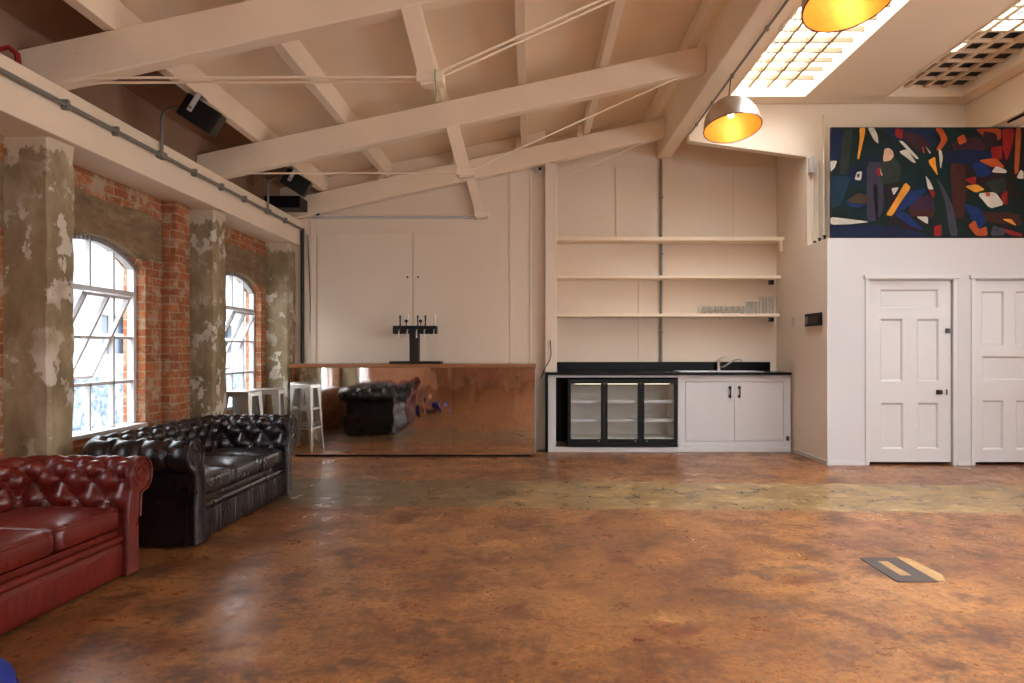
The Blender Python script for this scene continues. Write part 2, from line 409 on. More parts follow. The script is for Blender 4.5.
# door linings and heads, skirting
for i, D in enumerate((D1, D2)):
    t = MB(); t.box(D[0]-.055, D[0]-.007, BY-.012, BY-.001, 0, DT+.015); t.box(D[1]+.007, D[1]+.055, BY-.012, BY-.001, 0, DT+.015); t.box(D[0]-.075, D[1]+.075, BY-.03, BY-.001, DT+.016, DT+.062)
    struct('trim_%d' % (i+1), t, M['white_wood'], bevel=.004)
struct('baseboard_washroom', MB().box(BX0-.012, D1[0]-.06, BY-.012, BY-.001, 0, .05).box(BX0-.014, BX0-.005, BY-.012, 8.985, 0, .05).box(D1[1]+.06, D2[0]-.06, BY-.012, BY-.001, 0, .05), M['white_wood'])

# windows of the brick wall
WXP = -3.60
def steel_window(n, yc, hw, tilt):
    r = sroot('window_%d' % n, (WXP, yc, SILL)); top = arch(yc, hw, SPR, RISE); y0, y1 = yc-hw, yc+hw
    pit = 2*hw/4; ys = [y0+pit*i for i in range(5)]; zs = [.70, 1.07, 1.457, 1.85]
    fr = MB()
    pts = [(WXP, y0+.02, SILL+.02)]+[(WXP, y0+.02+(2*hw-.04)*i/24, top(y0+.02+(2*hw-.04)*i/24)-.02) for i in range(25)]+[(WXP, y1-.02, SILL+.02)]
    for a, b in zip(pts, pts[1:]+pts[:1]):
        a, b = Vector(a), Vector(b); d = b-a; L = d.length; ang = math.atan2(d.z, d.y)
        T = Matrix.Translation(a) @ Matrix.Rotation(ang, 4, 'X'); fr.box(-.03, .03, -.012, L+.012, -.02, .02, T)
    part('frame', fr, M['white_wood'], r)
    mu = MB(); sy0, sy1, sz0, sz1 = ys[1], ys[3], 1.07, 1.85
    for y in ys[1:4]:
        for za, zb in ((SILL+.03, sz0), (sz1, top(y)-.03)): mu.box(WXP-.02, WXP+.02, y-.011, y+.011, za, zb)
    mu.box(WXP-.02, WXP+.02, ys[1]-.012, ys[1]+.012, sz0, sz1); mu.box(WXP-.02, WXP+.02, ys[3]-.012, ys[3]+.012, sz0, sz1)
    mu.box(WXP-.022, WXP+.022, y0+.03, y1-.03, sz1-.02, sz1+.022); mu.box(WXP-.02, WXP+.02, y0+.03, y1-.03, sz0-.013, sz0+.013)
    for a, b in ((y0+.03, ys[1]), (ys[3], y1-.03)): mu.box(WXP-.02, WXP+.02, a, b, 1.457-.011, 1.457+.011)
    part('glazing_bars', mu, M['white_wood'], r)
    T = Matrix.Translation((WXP, 0, (sz0+sz1)/2)) @ Matrix.Rotation(tilt, 4, 'Y') if True else None
    h = (sz1-sz0)/2-.018; sa = MB()
    for y in (sy0+.03, (sy0+sy1)/2, sy1-.03): sa.box(-.016, .016, y-.013, y+.013, -h, h, T)
    for z in (-h, 0, h): sa.box(-.0155, .0155, sy0+.017, sy1-.017, z-.013, z+.013, T)
    s = part('pivot_sash', sa, M['white_wood'], r)
    part('sash_glass', MB().add([(0, sy0+.03, -h), (0, sy1-.03, -h), (0, sy1-.03, h), (0, sy0+.03, h)], [(0, 1, 2, 3)], T), M['glass'], s)
    gl = MB()
    for i in range(24):
        a = y0+.03+(2*hw-.06)*i/24; b = y0+.03+(2*hw-.06)*(i+1)/24; gl.add([(WXP, a, sz1), (WXP, b, sz1), (WXP, b, top(b)-.03), (WXP, a, top(a)-.03)], [(0, 1, 2, 3)])
    gl.add([(WXP, y0+.03, SILL), (WXP, y1-.03, SILL), (WXP, y1-.03, sz0), (WXP, y0+.03, sz0)], [(0, 1, 2, 3)])
    for a, b in ((y0+.03, ys[1]), (ys[3], y1-.03)): gl.add([(WXP, a, sz0), (WXP, b, sz0), (WXP, b, sz1), (WXP, a, sz1)], [(0, 1, 2, 3)])
    part('glass', gl, M['glass'], r)
    part('sill', MB().box(WXP+.035, XW+.03, y0+.005, y1-.005, SILL+.001, SILL+.035), M['white_wood'], r, bevel=.005)
for i, (yc, hw) in enumerate(WIN): steel_window(i+1, yc, hw, math.radians(26))
k = 4
for o in fops:  # unseen windows added behind the camera as daylight sources
    r = sroot('window_%d' % k, (o['u0'], YF-.15, 1.4)); k += 1; f = MB(); a, b = o['u0'], o['u1']
    for x in (a+.03, (a*2+b)/3, (a+2*b)/3, b-.03): f.box(x-.025, x+.025, YF-.18, YF-.12, 1.4, 3.3)
    for z in (1.43, 2.35, 3.27): f.box(a, b, YF-.178, YF-.122, z-.025, z+.025)
    part('frame', f, M['white_wood'], r); part('glass', MB().add([(a, YF-.15, 1.4), (b, YF-.15, 1.4), (b, YF-.15, 3.3), (a, YF-.15, 3.3)], [(0, 1, 2, 3)]), M['glass'], r)
for o in rops:  # unseen windows added in the right wall for extra daylight
    r = sroot('window_%d' % k, (XR+.15, o['u0'], 1.1)); k += 1; f = MB(); a, b = o['u0'], o['u1']
    for y in (a+.03, (a+b)/2, b-.03): f.box(XR+.12, XR+.18, y-.025, y+.025, 1.1, 2.9)
    for z in (1.13, 2.0, 2.87): f.box(XR+.122, XR+.178, a, b, z-.025, z+.025)
    part('frame', f, M['white_wood'], r); part('glass', MB().add([(XR+.15, a, 1.1), (XR+.15, b, 1.1), (XR+.15, b, 2.9), (XR+.15, a, 2.9)], [(0, 1, 2, 3)]), M['glass'], r)

# pillars, brick pier and the painted beam over the windows
def pillar(y0, y1, label, z1=SOF):
    n = 26; mb = MB(); rng = random.Random(int(y0*100)); ring = [(XW-.0, y0), (XP, y0), (XP, y1), (XW-.0, y1)]
    c = .022; sec = [(XW+.002, y0), (XP-c, y0), (XP, y0+c), (XP, y1-c), (XP-c, y1), (XW+.002, y1)]
    P = []
    for i in range(n+1):
        z = z1*i/n; j = [rng.uniform(-.006, .006) for _ in sec]
        P.append([(x+(jj if x > XW+.05 else 0), y+jj*.7, z) for (x, y), jj in zip(sec, j)])
    mb.grid(P); mb.add(P[0], [tuple(range(6))]); mb.add(P[-1], [tuple(range(6))])
    return tag(part('concrete_pillar', mb, M['concrete']), label, 'pillar')
pillar(4.515, 4.77, 'bare concrete pillar with flaking white paint behind the red sofa')
pillar(6.87, 7.14, 'bare concrete pillar between the two arched windows')
pillar(8.98, 9.24, 'bare concrete pillar in the corner beside the mirrored bar')
tag(part('brick_pier_column', cube(XW+.002, -3.36, 6.46, 6.73, 0, SOF-.002), M['brick_plain'], bevel=.006), 'exposed red brick pier standing beside the middle concrete pillar', 'pier')
wb = MB().box(XW+.002, XB, YF+.01, 9.245, SOF+.001, BTOP)
tag(part('wall_beam', wb, M['timber'], bevel=.008), 'long cream painted beam running above the arched windows', 'beam')

# ------------------------------------------------------------------ roof timbers
XS = [-2.84, -1.97, -.97, -.13, .70, 1.60]
TR = [(4.51, 'nearest'), (6.93, 'middle'), (9.10, 'furthest')]
TL = ['cream painted roof truss nearest the camera, with two thin tie rods', 'cream painted roof truss above the middle concrete pillar, between its two neighbours', 'cream painted roof truss furthest back, against the wall above the bar']
def truss(i, y):
    t = thing('roof_truss', TL[i], 'roof truss', (XB, y, BTOP), 0, 'roof trusses'); b = .125
    xa, xb = -3.395, RX0-.002; zb = lambda X: zt(X)-.26
    m = MB().prism([(xa, BTOP+.001), (-3.17, BTOP+.001), (xb, zb(xb)), (xb, zt(xb)), (xa, zt(xa))], y, y+b)
    part('rafter', m, M['timber'], t, bevel=.01)
    s = MB().prism([(-.865, zb(-.865)), (-.735, zb(-.735)), (-.60, 3.12), (-.73, 3.10)], y+.01, y+b-.02); part('strut', s, M['timber'], t, bevel=.006)
    for yy in ((y+.02, y+.10) if i == 0 else (y+.05,)):
        R = MB().tube([(-3.10, yy, 3.125), (-2.9, yy, 3.155), (-.72, yy, 3.16)], .0095).tube([(-.66, yy, 3.17) if i < 2 else (.36, yy, 3.617), (1.64, yy, zb(1.64)+.04)], .0095)
        part('tie_rod', R, M['timber'], t, smooth=True)
    part('strut_shoe', MB().box(-.76, -.58, y+.002, y+b-.006, 3.125, 3.195), M['timber'], t, bevel=.006)
    for X in XS[1:] if i == 2 else ():
        part('cleat', MB().box(X-.075, X-.005, y+.02, y+.10, zt(X-.07)+.001, zt(X)+.15), M['timber'], t, bevel=.006)
    for q in range(3): part('bolt', MB().lathe([(0, 0), (.009, 0), (.009, .006), (0, .009)], 8, Matrix.Translation((-3.0+.07*q, y-.001, zb(-3.0)+.15)) @ Matrix.Rotation(PI/2, 4, 'X')), M['timber'], t)
for i, (y, _) in enumerate(TR): truss(i, y)
PL = ['purlin nearest the brick window wall', 'second purlin from the brick window wall', 'third purlin from the brick window wall, above the tie rod joints', 'fourth purlin from the brick window wall', 'fifth purlin from the brick window wall', 'purlin right beside the ridge beam']
for X, l in zip(XS, PL):
    w = .085
    m = MB().prism([(X, zt(X+w)+.002), (X+w, zt(X+w)+.002), (X+w, zr(X+w)-.002), (X, zr(X)-.002)], YF+.05, YBK-.003)
    tag(part('purlin_beam', m, M['timber'], bevel=.004), 'cream painted '+l, 'purlin', 'roof purlins')
rb = MB().box(RX0, RX1, YF+.005, 9.655, RZ, 4.664)
tag(part('ridge_beam', rb, M['timber'], bevel=.012), 'deep cream painted ridge beam the pendant lamps hang from', 'beam')
db = MB().box(5.47, 5.80, YF+.05, 8.595, 4.0, CZ-.003)
tag(part('ceiling_beam', db, M['cream'], bevel=.01), 'boxed cream ceiling beam running over the top of the painting', 'beam')
tag(part('hanging_cable', MB().tube([(5.52, YF+.3, 3.985), (5.52, 7.9, 3.985)], .014, 6), M['cable_black'], smooth=True), 'black cable under the boxed ceiling beam above the painting', 'cable')

# ------------------------------------------------------------------ skylights
def skylight(i, label):
    x0, x1 = SKY[i]; t = thing('skylight', label, 'skylight', (x0, SY0, CZ))
    f = MB()
    zf = CZ-.008
    f.box(x0-.03, x0, SY0-.03, SY1+.03, zf, CZ+.48); f.box(x1, x1+.03, SY0-.03, SY1+.03, zf, CZ+.48)
    f.box(x0, x1, SY0-.03, SY0, zf, CZ+.48); f.box(x0, x1, SY1, SY1+.03, zf, CZ+.48)
    part('lining', f, M['cream'], t)
    nx, ny = 4, 52; px, py = (x1-x0)/nx, (SY1-SY0)/ny; g = MB(); hb = .05 if i == 0 else .035; w = .014 if i == 0 else .026
    for a in range(1, nx): g.box(x0+px*a-w, x0+px*a+w, SY0, SY1, CZ+.10, CZ+.10+hb)
    for b in range(1, ny): g.box(x0, x1, SY0+py*b-w*.8, SY0+py*b+w*.8, CZ+.101, CZ+.10+hb)
    part('lattice', g, M['lattice_tan' if i == 0 else 'lattice_cream'], t)
    part('glass', MB().add([(x0, SY0, CZ+.3), (x1, SY0, CZ+.3), (x1, SY1, CZ+.3), (x0, SY1, CZ+.3)], [(0, 1, 2, 3)]), M['glass'], t)
    gb = MB()
    for a in range(1, 3): gb.box(x0+(x1-x0)*a/3-.008, x0+(x1-x0)*a/3+.008, SY0, SY1, CZ+.305, CZ+.335)
    for b in range(1, 18): gb.box(x0, x1, SY0+(SY1-SY0)*b/18-.008, SY0+(SY1-SY0)*b/18+.008, CZ+.306, CZ+.334)
    part('glazing_bars', gb, M['conduit'], t)
    if i == 1:
        c = MB()
        for b in range(ny-6, ny):
            for a in range(nx):
                if (a, b) != (0, ny-5): c.box(x0+px*a, x0+px*(a+1), SY0+py*b, SY0+py*(b+1), CZ+.10+hb+.002, CZ+.10+hb+.02)
        part('blackout_board', c, M['black'], t)
skylight(0, 'bright lattice skylight beside the ridge beam, above the pendant lamps')
skylight(1, 'lattice skylight above the painting, its far end boarded black')

# ------------------------------------------------------------------ pendant lamps
def pendant(y, label, tx, ty):
    x = 1.955; zt_, cz = 3.82, 4.033
    t = thing('pendant_lamp', label, 'pendant lamp', (x, y, zt_), 0, 'dome pendant lamps')
    T = Matrix.Translation((x, y, zt_)) @ Matrix.Rotation(tx, 4, 'X') @ Matrix.Rotation(ty, 4, 'Y')
    R, hh = .275, .31
    outer = [(.025, 0), (.05, -.003)]+[(R*math.sin(a)**.92, -hh*(1-math.cos(a))) for a in [PI/2*q/14 for q in range(3, 15)]]
    inner = [(max(0.0, r-.006), z-.006 if z > -.25 else z) for r, z in outer]
    part('shade', MB().open_lathe(outer, 48, T), M['alu'], t, smooth=True)
    part('shade_lining', MB().open_lathe(inner, 48, T), M['gold'], t, smooth=True, label='gold leaf lining of the shade')
    rim = MB(); rim.tube([T @ Vector((R*math.cos(w), R*math.sin(w), -hh)) for w in [2*PI*q/48 for q in range(48)]], .005, 6, True); part('rim', rim, M['brown_metal'], t, smooth=True)
    part('lamp_holder', MB().lathe([(0, .03), (.02, .03), (.028, .0), (.022, -.10), (0, -.10)], 16, T), M['brown_metal'], t, smooth=True)
    part('bulb', MB().lathe([(.014, -.10), (.03, -.13), (.034, -.155), (.026, -.185), (0, -.197)], 16, T), M['bulb'], t, smooth=True)
    part('cord', MB().tube([T @ Vector((0, 0, .02)), (x+.02, y, cz)], .005, 6), M['cable_black'], t, smooth=True)
    l = bpy.data.lights.new('pendant_glow', 'POINT'); l.energy = .75; l.color = (1, .74, .46); l.shadow_soft_size = .04
    o = bpy.data.objects.new('pendant_glow', l); C.objects.link(o); o.location = T @ Vector((0, 0, -.24))
TX = math.radians(-13)
pendant(6.75, 'aluminium dome pendant with gold lining hanging in front of the alcove', TX, math.radians(-3))
pendant(4.33, 'aluminium dome pendant with gold lining cut off by the top of the photo', TX, math.radians(-5))
t = thing('conduit', 'slim dark conduit fixed along the lower edge of the ridge beam', 'conduit', (1.985, YF+.2, RZ))
part('pipe', MB().tube([(1.986, YF+.2, RZ-.003), (1.986, 8.55, RZ-.003)], .012, 8), M['conduit'], t, smooth=True)
for y in (4.33, 5.0, 5.75, 6.75, 7.5, 8.2):
    part('clip', MB().box(1.972, 2.004, y-.022, y+.022, RZ-.022, RZ+.018), M['conduit'], t, bevel=.004)

# ------------------------------------------------------------------ conduit and speakers on the wall beam
CX, CZZ = XB+.028, 2.98
t = thing('conduit', 'galvanised conduit pipe clipped along the beam above the windows', 'conduit', (CX, YF+.2, CZZ))
part('pipe', MB().tube([(CX, YF+.2, CZZ), (CX, 9.235, CZZ)], .0165, 10), M['conduit'], t, smooth=True)
for y in (2.3, 3.4, 4.54, 5.09, 6.28, 6.83, 7.38, 8.6): part('clip', MB().box(XB+.001, CX+.022, y-.014, y+.014, CZZ-.034, CZZ+.034), M['conduit'], t, bevel=.004)
for y in (5.72, 8.03): part('tee', MB().box(XB+.001, CX+.028, y-.045, y+.045, CZZ-.03, CZZ+.028), M['conduit'], t, bevel=.008)
def speaker(y, label):
    t = thing('wall_speaker', label, 'speaker', (CX, y, CZZ+.03), 0, 'black speakers on pipe arms')
    arc = [(CX, y, CZZ+.031), (CX, y, 3.28)]+[(CX+.10*(1-math.cos(a)), y, 3.28+.10*math.sin(a)) for a in [PI/2*q/6 for q in range(1, 7)]]+[(-2.88, y, 3.385)]
    part('pipe_arm', MB().tube(arc, .014, 8), M['conduit'], t, smooth=True)
    T = Matrix.Translation((-2.755, y, 3.315)) @ Matrix.Rotation(math.radians(32), 4, 'Y') @ Matrix.Rotation(math.radians(14), 4, 'Z')
    part('cabinet', MB().box(-.15, .15, -.10, .10, -.095, .095, T), M['black'], t, bevel=.012)
    part('grille', MB().box(-.14, .14, -.09, .09, -.1, -.096, T), M['dark_metal'], t)
    part('bracket', MB().box(-.09, -.05, -.112, -.104, -.03, .14, T).box(-.09, -.05, .104, .112, -.03, .14, T).box(-.09, -.05, -.112, .112, .132, .14, T), M['white_wood'], t, bevel=.003)
    part('pivot_knob', MB().lathe([(0, 0), (.014, 0), (.014, .012), (0, .014)], 12, T @ Matrix.Translation((-.07, -.112, 0)) @ Matrix.Rotation(PI/2, 4, 'X')), M['conduit'], t, smooth=True)
speaker(5.72, 'black box speaker on the nearer bent pipe arm over the windows')
speaker(8.03, 'black box speaker on the further bent pipe arm over the windows')
t = thing('amplifier_box', 'flat black box on the beam end under the further speaker', 'box', (-3.1, 8.6, BTOP))
part('body', cube(-3.30, -2.86, 8.45, 8.75, BTOP+.012, BTOP+.16), M['black'], t, bevel=.01)
for x in (-3.27, -3.16):
    for y in (8.49, 8.71): part('foot', MB().lathe([(.015, 0), (.015, .013)], 10, None, (x, y, BTOP+.001)), M['rubber'], t)
def sensor(p, label):
    t = thing('security_sensor', label, 'sensor', p)
    x, y, z = p
    part('body', MB().superbox(x, y, z, .04, .045, .035, .4, .4, 16, 10), M['white_wood'], t, smooth=True)
    part('lens', MB().lathe([(0, 0), (.022, 0), (.022, .02), (0, .024)], 14, Matrix.Translation((x+.02, y-.04, z)) @ Matrix.Rotation(PI/2, 4, 'X')), M['black'], t, smooth=True)
sensor((-2.87, 9.18, 3.17), 'small sensor with black lens under the left end of the furthest truss')
sensor((.10, 9.18, 3.77), 'small sensor with black lens beside the top of the alcove post')
tag(part('hanging_twine', MB().tube([(-.63, 4.50, 3.20), (-.632, 4.497, 3.14), (-.625, 4.497, 3.07), (-.63, 4.497, 2.99)], .004, 5), M['green_cord'], smooth=True), 'green twine dangling from the tie rods of the nearest truss', 'twine')
tag(part('hanging_cable', MB().tube([(-3.39, 4.30, 3.14), (-3.37, 4.32, 3.25), (-3.31, 4.33, 3.27), (-3.265, 4.34, 3.23), (-3.255, 4.345, 3.12)], .018, 6), M['red_cable'], smooth=True), 'short red cable looping over the beam at the top left', 'cable')

# ------------------------------------------------------------------ chesterfield sofas
def chesterfield(name, label, cat, loc, rot, mat, group, flute):
    Ls, D = 2.0, .87
    t = thing(name, label, cat, loc, rot, group)
    AR = .25                                      # arm and back thickness, outermost roll to inner face
    # profile: (outward offset from inner seat line, height), from the floor side over the roll to the seat
    prof = [(.115, .02), (.115, .2), (.115, .34), (.115, .44), (.125, .485)]
    cy, cz, R = .125, .595, .105
    for q in range(0, 17):
        a = math.radians(-62+q*(205+35)/16); prof.append((cy+R*math.cos(a), cz+R*math.sin(a)))
    prof += [(.030, .515), (.018, .46), (.010, .40), (.004, .34), (0, .30), (0, .02)]
    # finer resample
    segs = [0]
    for a, b in zip(prof, prof[1:]): segs.append(segs[-1]+math.hypot(b[0]-a[0], b[1]-a[1]))
    def pt(s):
        for i in range(len(prof)-1):
            if s <= segs[i+1]+1e-9:
                f = (s-segs[i])/(segs[i+1]-segs[i]); return tuple(prof[i][k]+(prof[i+1][k]-prof[i][k])*f for k in (0, 1))
        return prof[-1]
    S0, SE, SX_ = segs[4], segs[-2], segs[-1]
    NV = 74; ss = [0, S0*.35, S0*.7]+[S0+(SE-S0)*i/NV for i in range(NV+1)]+[SX_]
    r = .07
    # plan path of the inner seat line: near arm front -> back -> far arm front ; outward normals
    x0, x1, y0, y1 = AR, D, AR, Ls-AR
    path = []; step = .0125
    def seg(p, q, n):
        L = math.hypot(q[0]-p[0], q[1]-p[1]); N = max(2, int(L/step))
        for i in range(N+1): path.append(((p[0]+(q[0]-p[0])*i/N, p[1]+(q[1]-p[1])*i/N), n))
    seg((x1, y0), (x0+r, y0), (0, -1)); iA = len(path)
    for q in range(1, 12): a = PI/2*q/12; path.append(((x0+r-r*math.sin(a), y0+r-r*math.cos(a)), (-math.sin(a), -math.cos(a))))
    iA2 = len(path)-6
    seg((x0, y0+r), (x0, y1-r), (-1, 0))
    iB2 = len(path)+5
    for q in range(1, 12): a = PI/2*q/12; path.append(((x0+r-r*math.cos(a), y1-r+r*math.sin(a)), (-math.cos(a), math.sin(a))))
    seg((x0+r, y1), (x1, y1), (0, 1))
    us = [0]
    for i in range(1, len(path)):
        p, q = path[i-1], path[i]; e = lambda w: (w[0][0]+w[1][0]*.09, w[0][1]+w[1][1]*.09)
        us.append(us[-1]+math.dist(e(p), e(q)))
    UT = us[-1]; nb = 31; pu = UT/nb
    sin_top = SE-segs[5+8]                         # length from the top of the roll to the seat
    pv = .098; sb = SE-.17                        # lowest button row
    def disp(u, s):
        a = u/pu; h = (sb-s)/pv                    # button rows at h = 0, 1, 2 with half offsets
        rise = min(1, max(0, (s-S0)/.05))*min(1, max(0, (SE-s)/.05))
        ca, cb = (a+h)/2+.25, (a-h)/2+.25
        dia = (abs(math.sin(PI*ca*1.0))*abs(math.sin(PI*cb*1.0)))**.55
        pl = abs(math.cos(PI*(a/2+.25-.0)+0))**.5
        w = min(1, max(0, (h-3.0)/.4))
        # straight pleats above the last button row
        ple = abs(math.sin(PI*(a+ (2 % 2))/2+PI*.25))**.5
        d = dia*(1-w)+max(dia, 0)*0+ple*w
        return (.044*d-.033)*rise
    rows = []
    for i, (p, n) in enumerate(path):
        row = []
        for s in ss:
            o, z = pt(s); e = .004; o1, z1 = pt(max(0, s-e)); o2, z2 = pt(min(SE, s+e)); tx, tz = o2-o1, z2-z1; L = math.hypot(tx, tz) or 1
            no, nz = tz/L, -tx/L
            if s < S0: d = 0
            else: d = disp(us[i], s)
            # profile runs outer->top->inner, so the outward normal is (+tz, -tx)
            o += no*d; z += nz*d
            if s > SE: d = 0
            row.append((p[0]+n[0]*o, p[1]+n[1]*o, z))
        rows.append(row)
    NP = len(rows)
    pieces = [('arm', rows[:iA2+1]), ('backrest', rows[iA2:iB2+1]), ('arm', rows[iB2:])]
    objs = []
    for nm, rr in pieces: objs.append(part(nm, MB().grid(rr), mat, t, local=True, smooth=True))
    # scroll panels on the arm fronts
    for end, ob in ((0, objs[0]), (NP-1, objs[2])):
        base = [pt(s) for s in ss]; p, n = path[end]
        poly = [(p[1]+n[1]*o, z) for o, z in base]
        ctr = (sum(q[0] for q in poly)/len(poly), sum(q[1] for q in poly)/len(poly))
        pm = MB(); N = len(poly); rc = (p[1]+n[1]*cy, cz)
        rings = [[(D-.01, y, z) for y, z in poly]]
        for k, (ins, dx_) in enumerate(((0, .004), (.006, .012), (.016, .018), (.022, .016))):
            ring = []
            for j in range(N):
                q0, q1 = Vector(poly[j-1]), Vector(poly[(j+1) % N]); tg = (q1-q0); tg = tg.normalized() if tg.length > 1e-9 else Vector((1, 0)); nn = Vector((-tg.y, tg.x))
                c0 = Vector((poly[0][0]+poly[-1][0], 0))/2; cc_ = Vector(rc) if poly[j][1] > .5 else Vector((c0.x, poly[j][1]))
                if nn.dot(cc_-Vector(poly[j])) < 0: nn = -nn
                q = Vector(poly[j])+nn*ins; ring.append((D+dx_, q.x, max(.021, q.y)))
            rings.append(ring)
        for ra, rb_ in zip(rings, rings[1:]):
            pm.add(ra+rb_, [(i, (i+1) % N, (i+1) % N+N, i+N) for i in range(N)])
        pm.add(rings[-1], [tuple(range(N))])
        part('scroll_panel', pm, mat, ob, local=True, smooth=True)
        sp_ = []
        for q in range(40):
            a_ = 2*PI*q/22; rr_ = .085-.0016*q; sp_.append((D+.017, rc[0]+rr_*math.cos(a_)*n[1], rc[1]+rr_*math.sin(a_)))
        part('scroll_seam', MB().tube(sp_, .006, 6), mat, ob, local=True, smooth=True)
        pin = [(D+.019, y, z) for y, z in poly[2:]]
        part('piping', MB().tube(pin, .007, 6), mat, ob, local=True, smooth=True)
    # buttons in the pockets
    bm = MB().lathe([(0, .006), (.008, .004), (.011, 0), (.009, -.004)], 10)
    bme = None
    for h in range(0, 4):
        s = sb-h*pv; o0, z0 = pt(s); o1, z1 = pt(s-.004); o2, z2 = pt(min(SE, s+.004)); tx, tz = o2-o1, z2-z1; L = math.hypot(tx, tz); no, nz = tz/L, -tx/L
        for a in range(0, nb+1):
            ca, cb = (a+h)/2+.25, (a-h)/2+.25
            if abs(ca+.25-round(ca+.25)) > .01 and abs(ca-round(ca)) > .01: pass
            # pockets are where both creases meet: ca and cb whole numbers
            u = (2*(round((a+h)/2)-.25)-h+(0))*pu
            kk = a
            uu = 2*(kk-.25)*pu-h*pu
            if uu < .03 or uu > UT-.03: continue
            i = min(range(NP), key=lambda q: abs(us[q]-uu)); p, n = path[i]; d = -.031
            pos = Vector((p[0]+n[0]*(o0+no*d), p[1]+n[1]*(o0+no*d), z0+nz*d)); nrm = Vector((n[0]*no, n[1]*no, nz))
            T = Matrix.Translation(pos) @ nrm.to_track_quat('Z', 'Y').to_matrix().to_4x4()
            ob = objs[0] if i <= iA2 else objs[1] if i <= iB2 else objs[2]
            if bme is None:
                b = part('button', bm, mat, ob, local=True, smooth=True); bme = b.data; b.matrix_local = T
            else:
                b = bpy.data.objects.new('button', bme); C.objects.link(b); b.parent = ob; b.matrix_local = T; W[b.name] = Matrix()
    # base with a fluted front border
    base = MB().box(.13, D-.045, .13, Ls-.13, .022, .29); part('base', base, mat, t, local=True)
    P = []; N = 150
    for j in range(N+1):
        y = y0-.02+(y1-y0+.04)*j/N; d = flute*abs(math.sin(PI*j/N*26))**.6; row = []
        for q, z in enumerate((.02, .03, .05, .11, .17, .205, .215)):
            row.append((D-.028+(d+.012 if 1 <= q <= 5 else 0)*(1 if 2 <= q <= 4 else .8), y, z))
        P.append(row)
    part('front_border', MB().grid(P), mat, t, local=True, smooth=True)
    rail = MB().tube([(D-.03, y0-.01, .235), (D-.03, y1+.01, .235)], .024, 10); part('front_rail', rail, mat, t, local=True, smooth=True)
    cw = (y1-y0)/3
    for c in range(3):
        yc = y0+cw*(c+.5); xa, xb = x0+.0, D-.012; ch = .075
        cu = MB().superbox((xa+xb)/2, yc, .36, (xb-xa)/2, cw/2-.003, ch, .38, .16, 48, 22, .018)
        co = part('seat_cushion', cu, mat, t, local=True, smooth=True)
        rp = []
        for q in range(64):
            w = 2*PI*q/64; sp = lambda v, e: math.copysign(abs(v)**e, v)
            rp.append(((xa+xb)/2+((xb-xa)/2-.008)*sp(math.cos(w), .16), yc+(cw/2-.010)*sp(math.sin(w), .16), .36+ch*.72))
        part('piping', MB().tube(rp, .006, 6, True), mat, co, local=True, smooth=True)
    for x in (.2, D-.09):
        for y in (.19, Ls-.19):
            part('foot', MB().lathe([(.022, 0), (.028, .005), (.028, .018), (.022, .0215)], 14, None, (x, y, .0)), M['brown_metal'], t, local=True, smooth=True)
    return t
def place_sofa(xf, yf, rot, far):             # far front corner known
    d = Vector((math.cos(rot), math.sin(rot), 0)); e = Vector((-math.sin(rot), math.cos(rot), 0))
    return Vector((xf, yf, 0))-d*.87-e*2.0
aD, aR = math.radians(-1.5), math.radians(-3.8)
chesterfield('leather_sofa', 'near-black leather chesterfield sofa under the arched window', 'sofa', place_sofa(-2.24, 6.50, aD, 1), aD, M['leather_black'], 'buttoned leather sofas', .016).scale = (1, 1, 1.06)
chesterfield('leather_sofa', 'oxblood red leather chesterfield sofa beside the near concrete pillar', 'sofa', place_sofa(-2.375, 4.27, aR, 1), aR, M['leather_red'], 'buttoned leather sofas', .003)
t = thing('pouf', 'round blue pouf at the floor in front of the red sofa', 'pouf', (-2.09, 2.36, 0))
part('cover', MB().superbox(-2.09, 2.36, .125, .25, .25, .123, .75, 1.0, 40, 18), M['blue'], t, smooth=True)
part('seam', MB().tube([(-2.09+.252*math.cos(w), 2.36+.252*math.sin(w), .125) for w in [2*PI*q/40 for q in range(40)]], .005, 6, True), M['blue'], t, smooth=True)

# ------------------------------------------------------------------ metal stools
def stool():
    t = thing('metal_stool', 'x', 'stool', (0, 0, 0)); hh = .90
    s = MB().superbox(0, 0, hh-.012, .155, .155, .012, .4, .22, 32, 8)
    part('seat', s, M['galv'], t, local=True, smooth=True)
    sk = MB(); c = .150
    for q in range(4):
        T = Matrix.Rotation(PI/2*q, 4, 'Z')
        sk.add([(-c, -c, hh-.012), (c, -c, hh-.012), (c+.006, -c-.006, hh-.06), (-c-.006, -c-.006, hh-.06)], [(0, 1, 2, 3)], T)
    part('seat_skirt', sk, M['galv'], t, local=True)
    for q in range(4):
        T = Matrix.Rotation(PI/2*q, 4, 'Z'); m = MB(); n = 10; P1, P2 = [], []
        for i in range(n+1):
            f = i/n; z = (hh-.03)*(1-f); cc = .148+0.04*f; w = .055*(1-f)**1.4+.026
            P1.append([(cc-w, -cc, z), (cc, -cc, z), (cc, -cc+w, z)])
        m.grid([[tuple(T @ Vector(p)) for p in row] for row in P1])
        o = part('leg', m, M['galv'], t, local=True)
        sd = o.modifiers.new('sheet', 'SOLIDIFY'); sd.thickness = .004; sd.offset = 1
        part('rubber_foot', MB().box(.165, .1895, -.1895, -.165, 0, .014, T), M['rubber'], o, local=True)
    for q in range(4):
        T = Matrix.Rotation(PI/2*q, 4, 'Z'); z = .30; cc = .148+.04*(1-z/.87)
        part('footrest', MB().box(-cc+.02, cc-.02, -cc+.004, -cc+.012, z-.012, z+.012, T), M['galv'], t, local=True)
        z = .56; cc = .148+.04*(1-z/.87); part('brace', MB().box(-cc+.03, cc-.03, -cc+.006, -cc+.012, z-.012, z+.012, T), M['galv'], t, local=True)
    return t
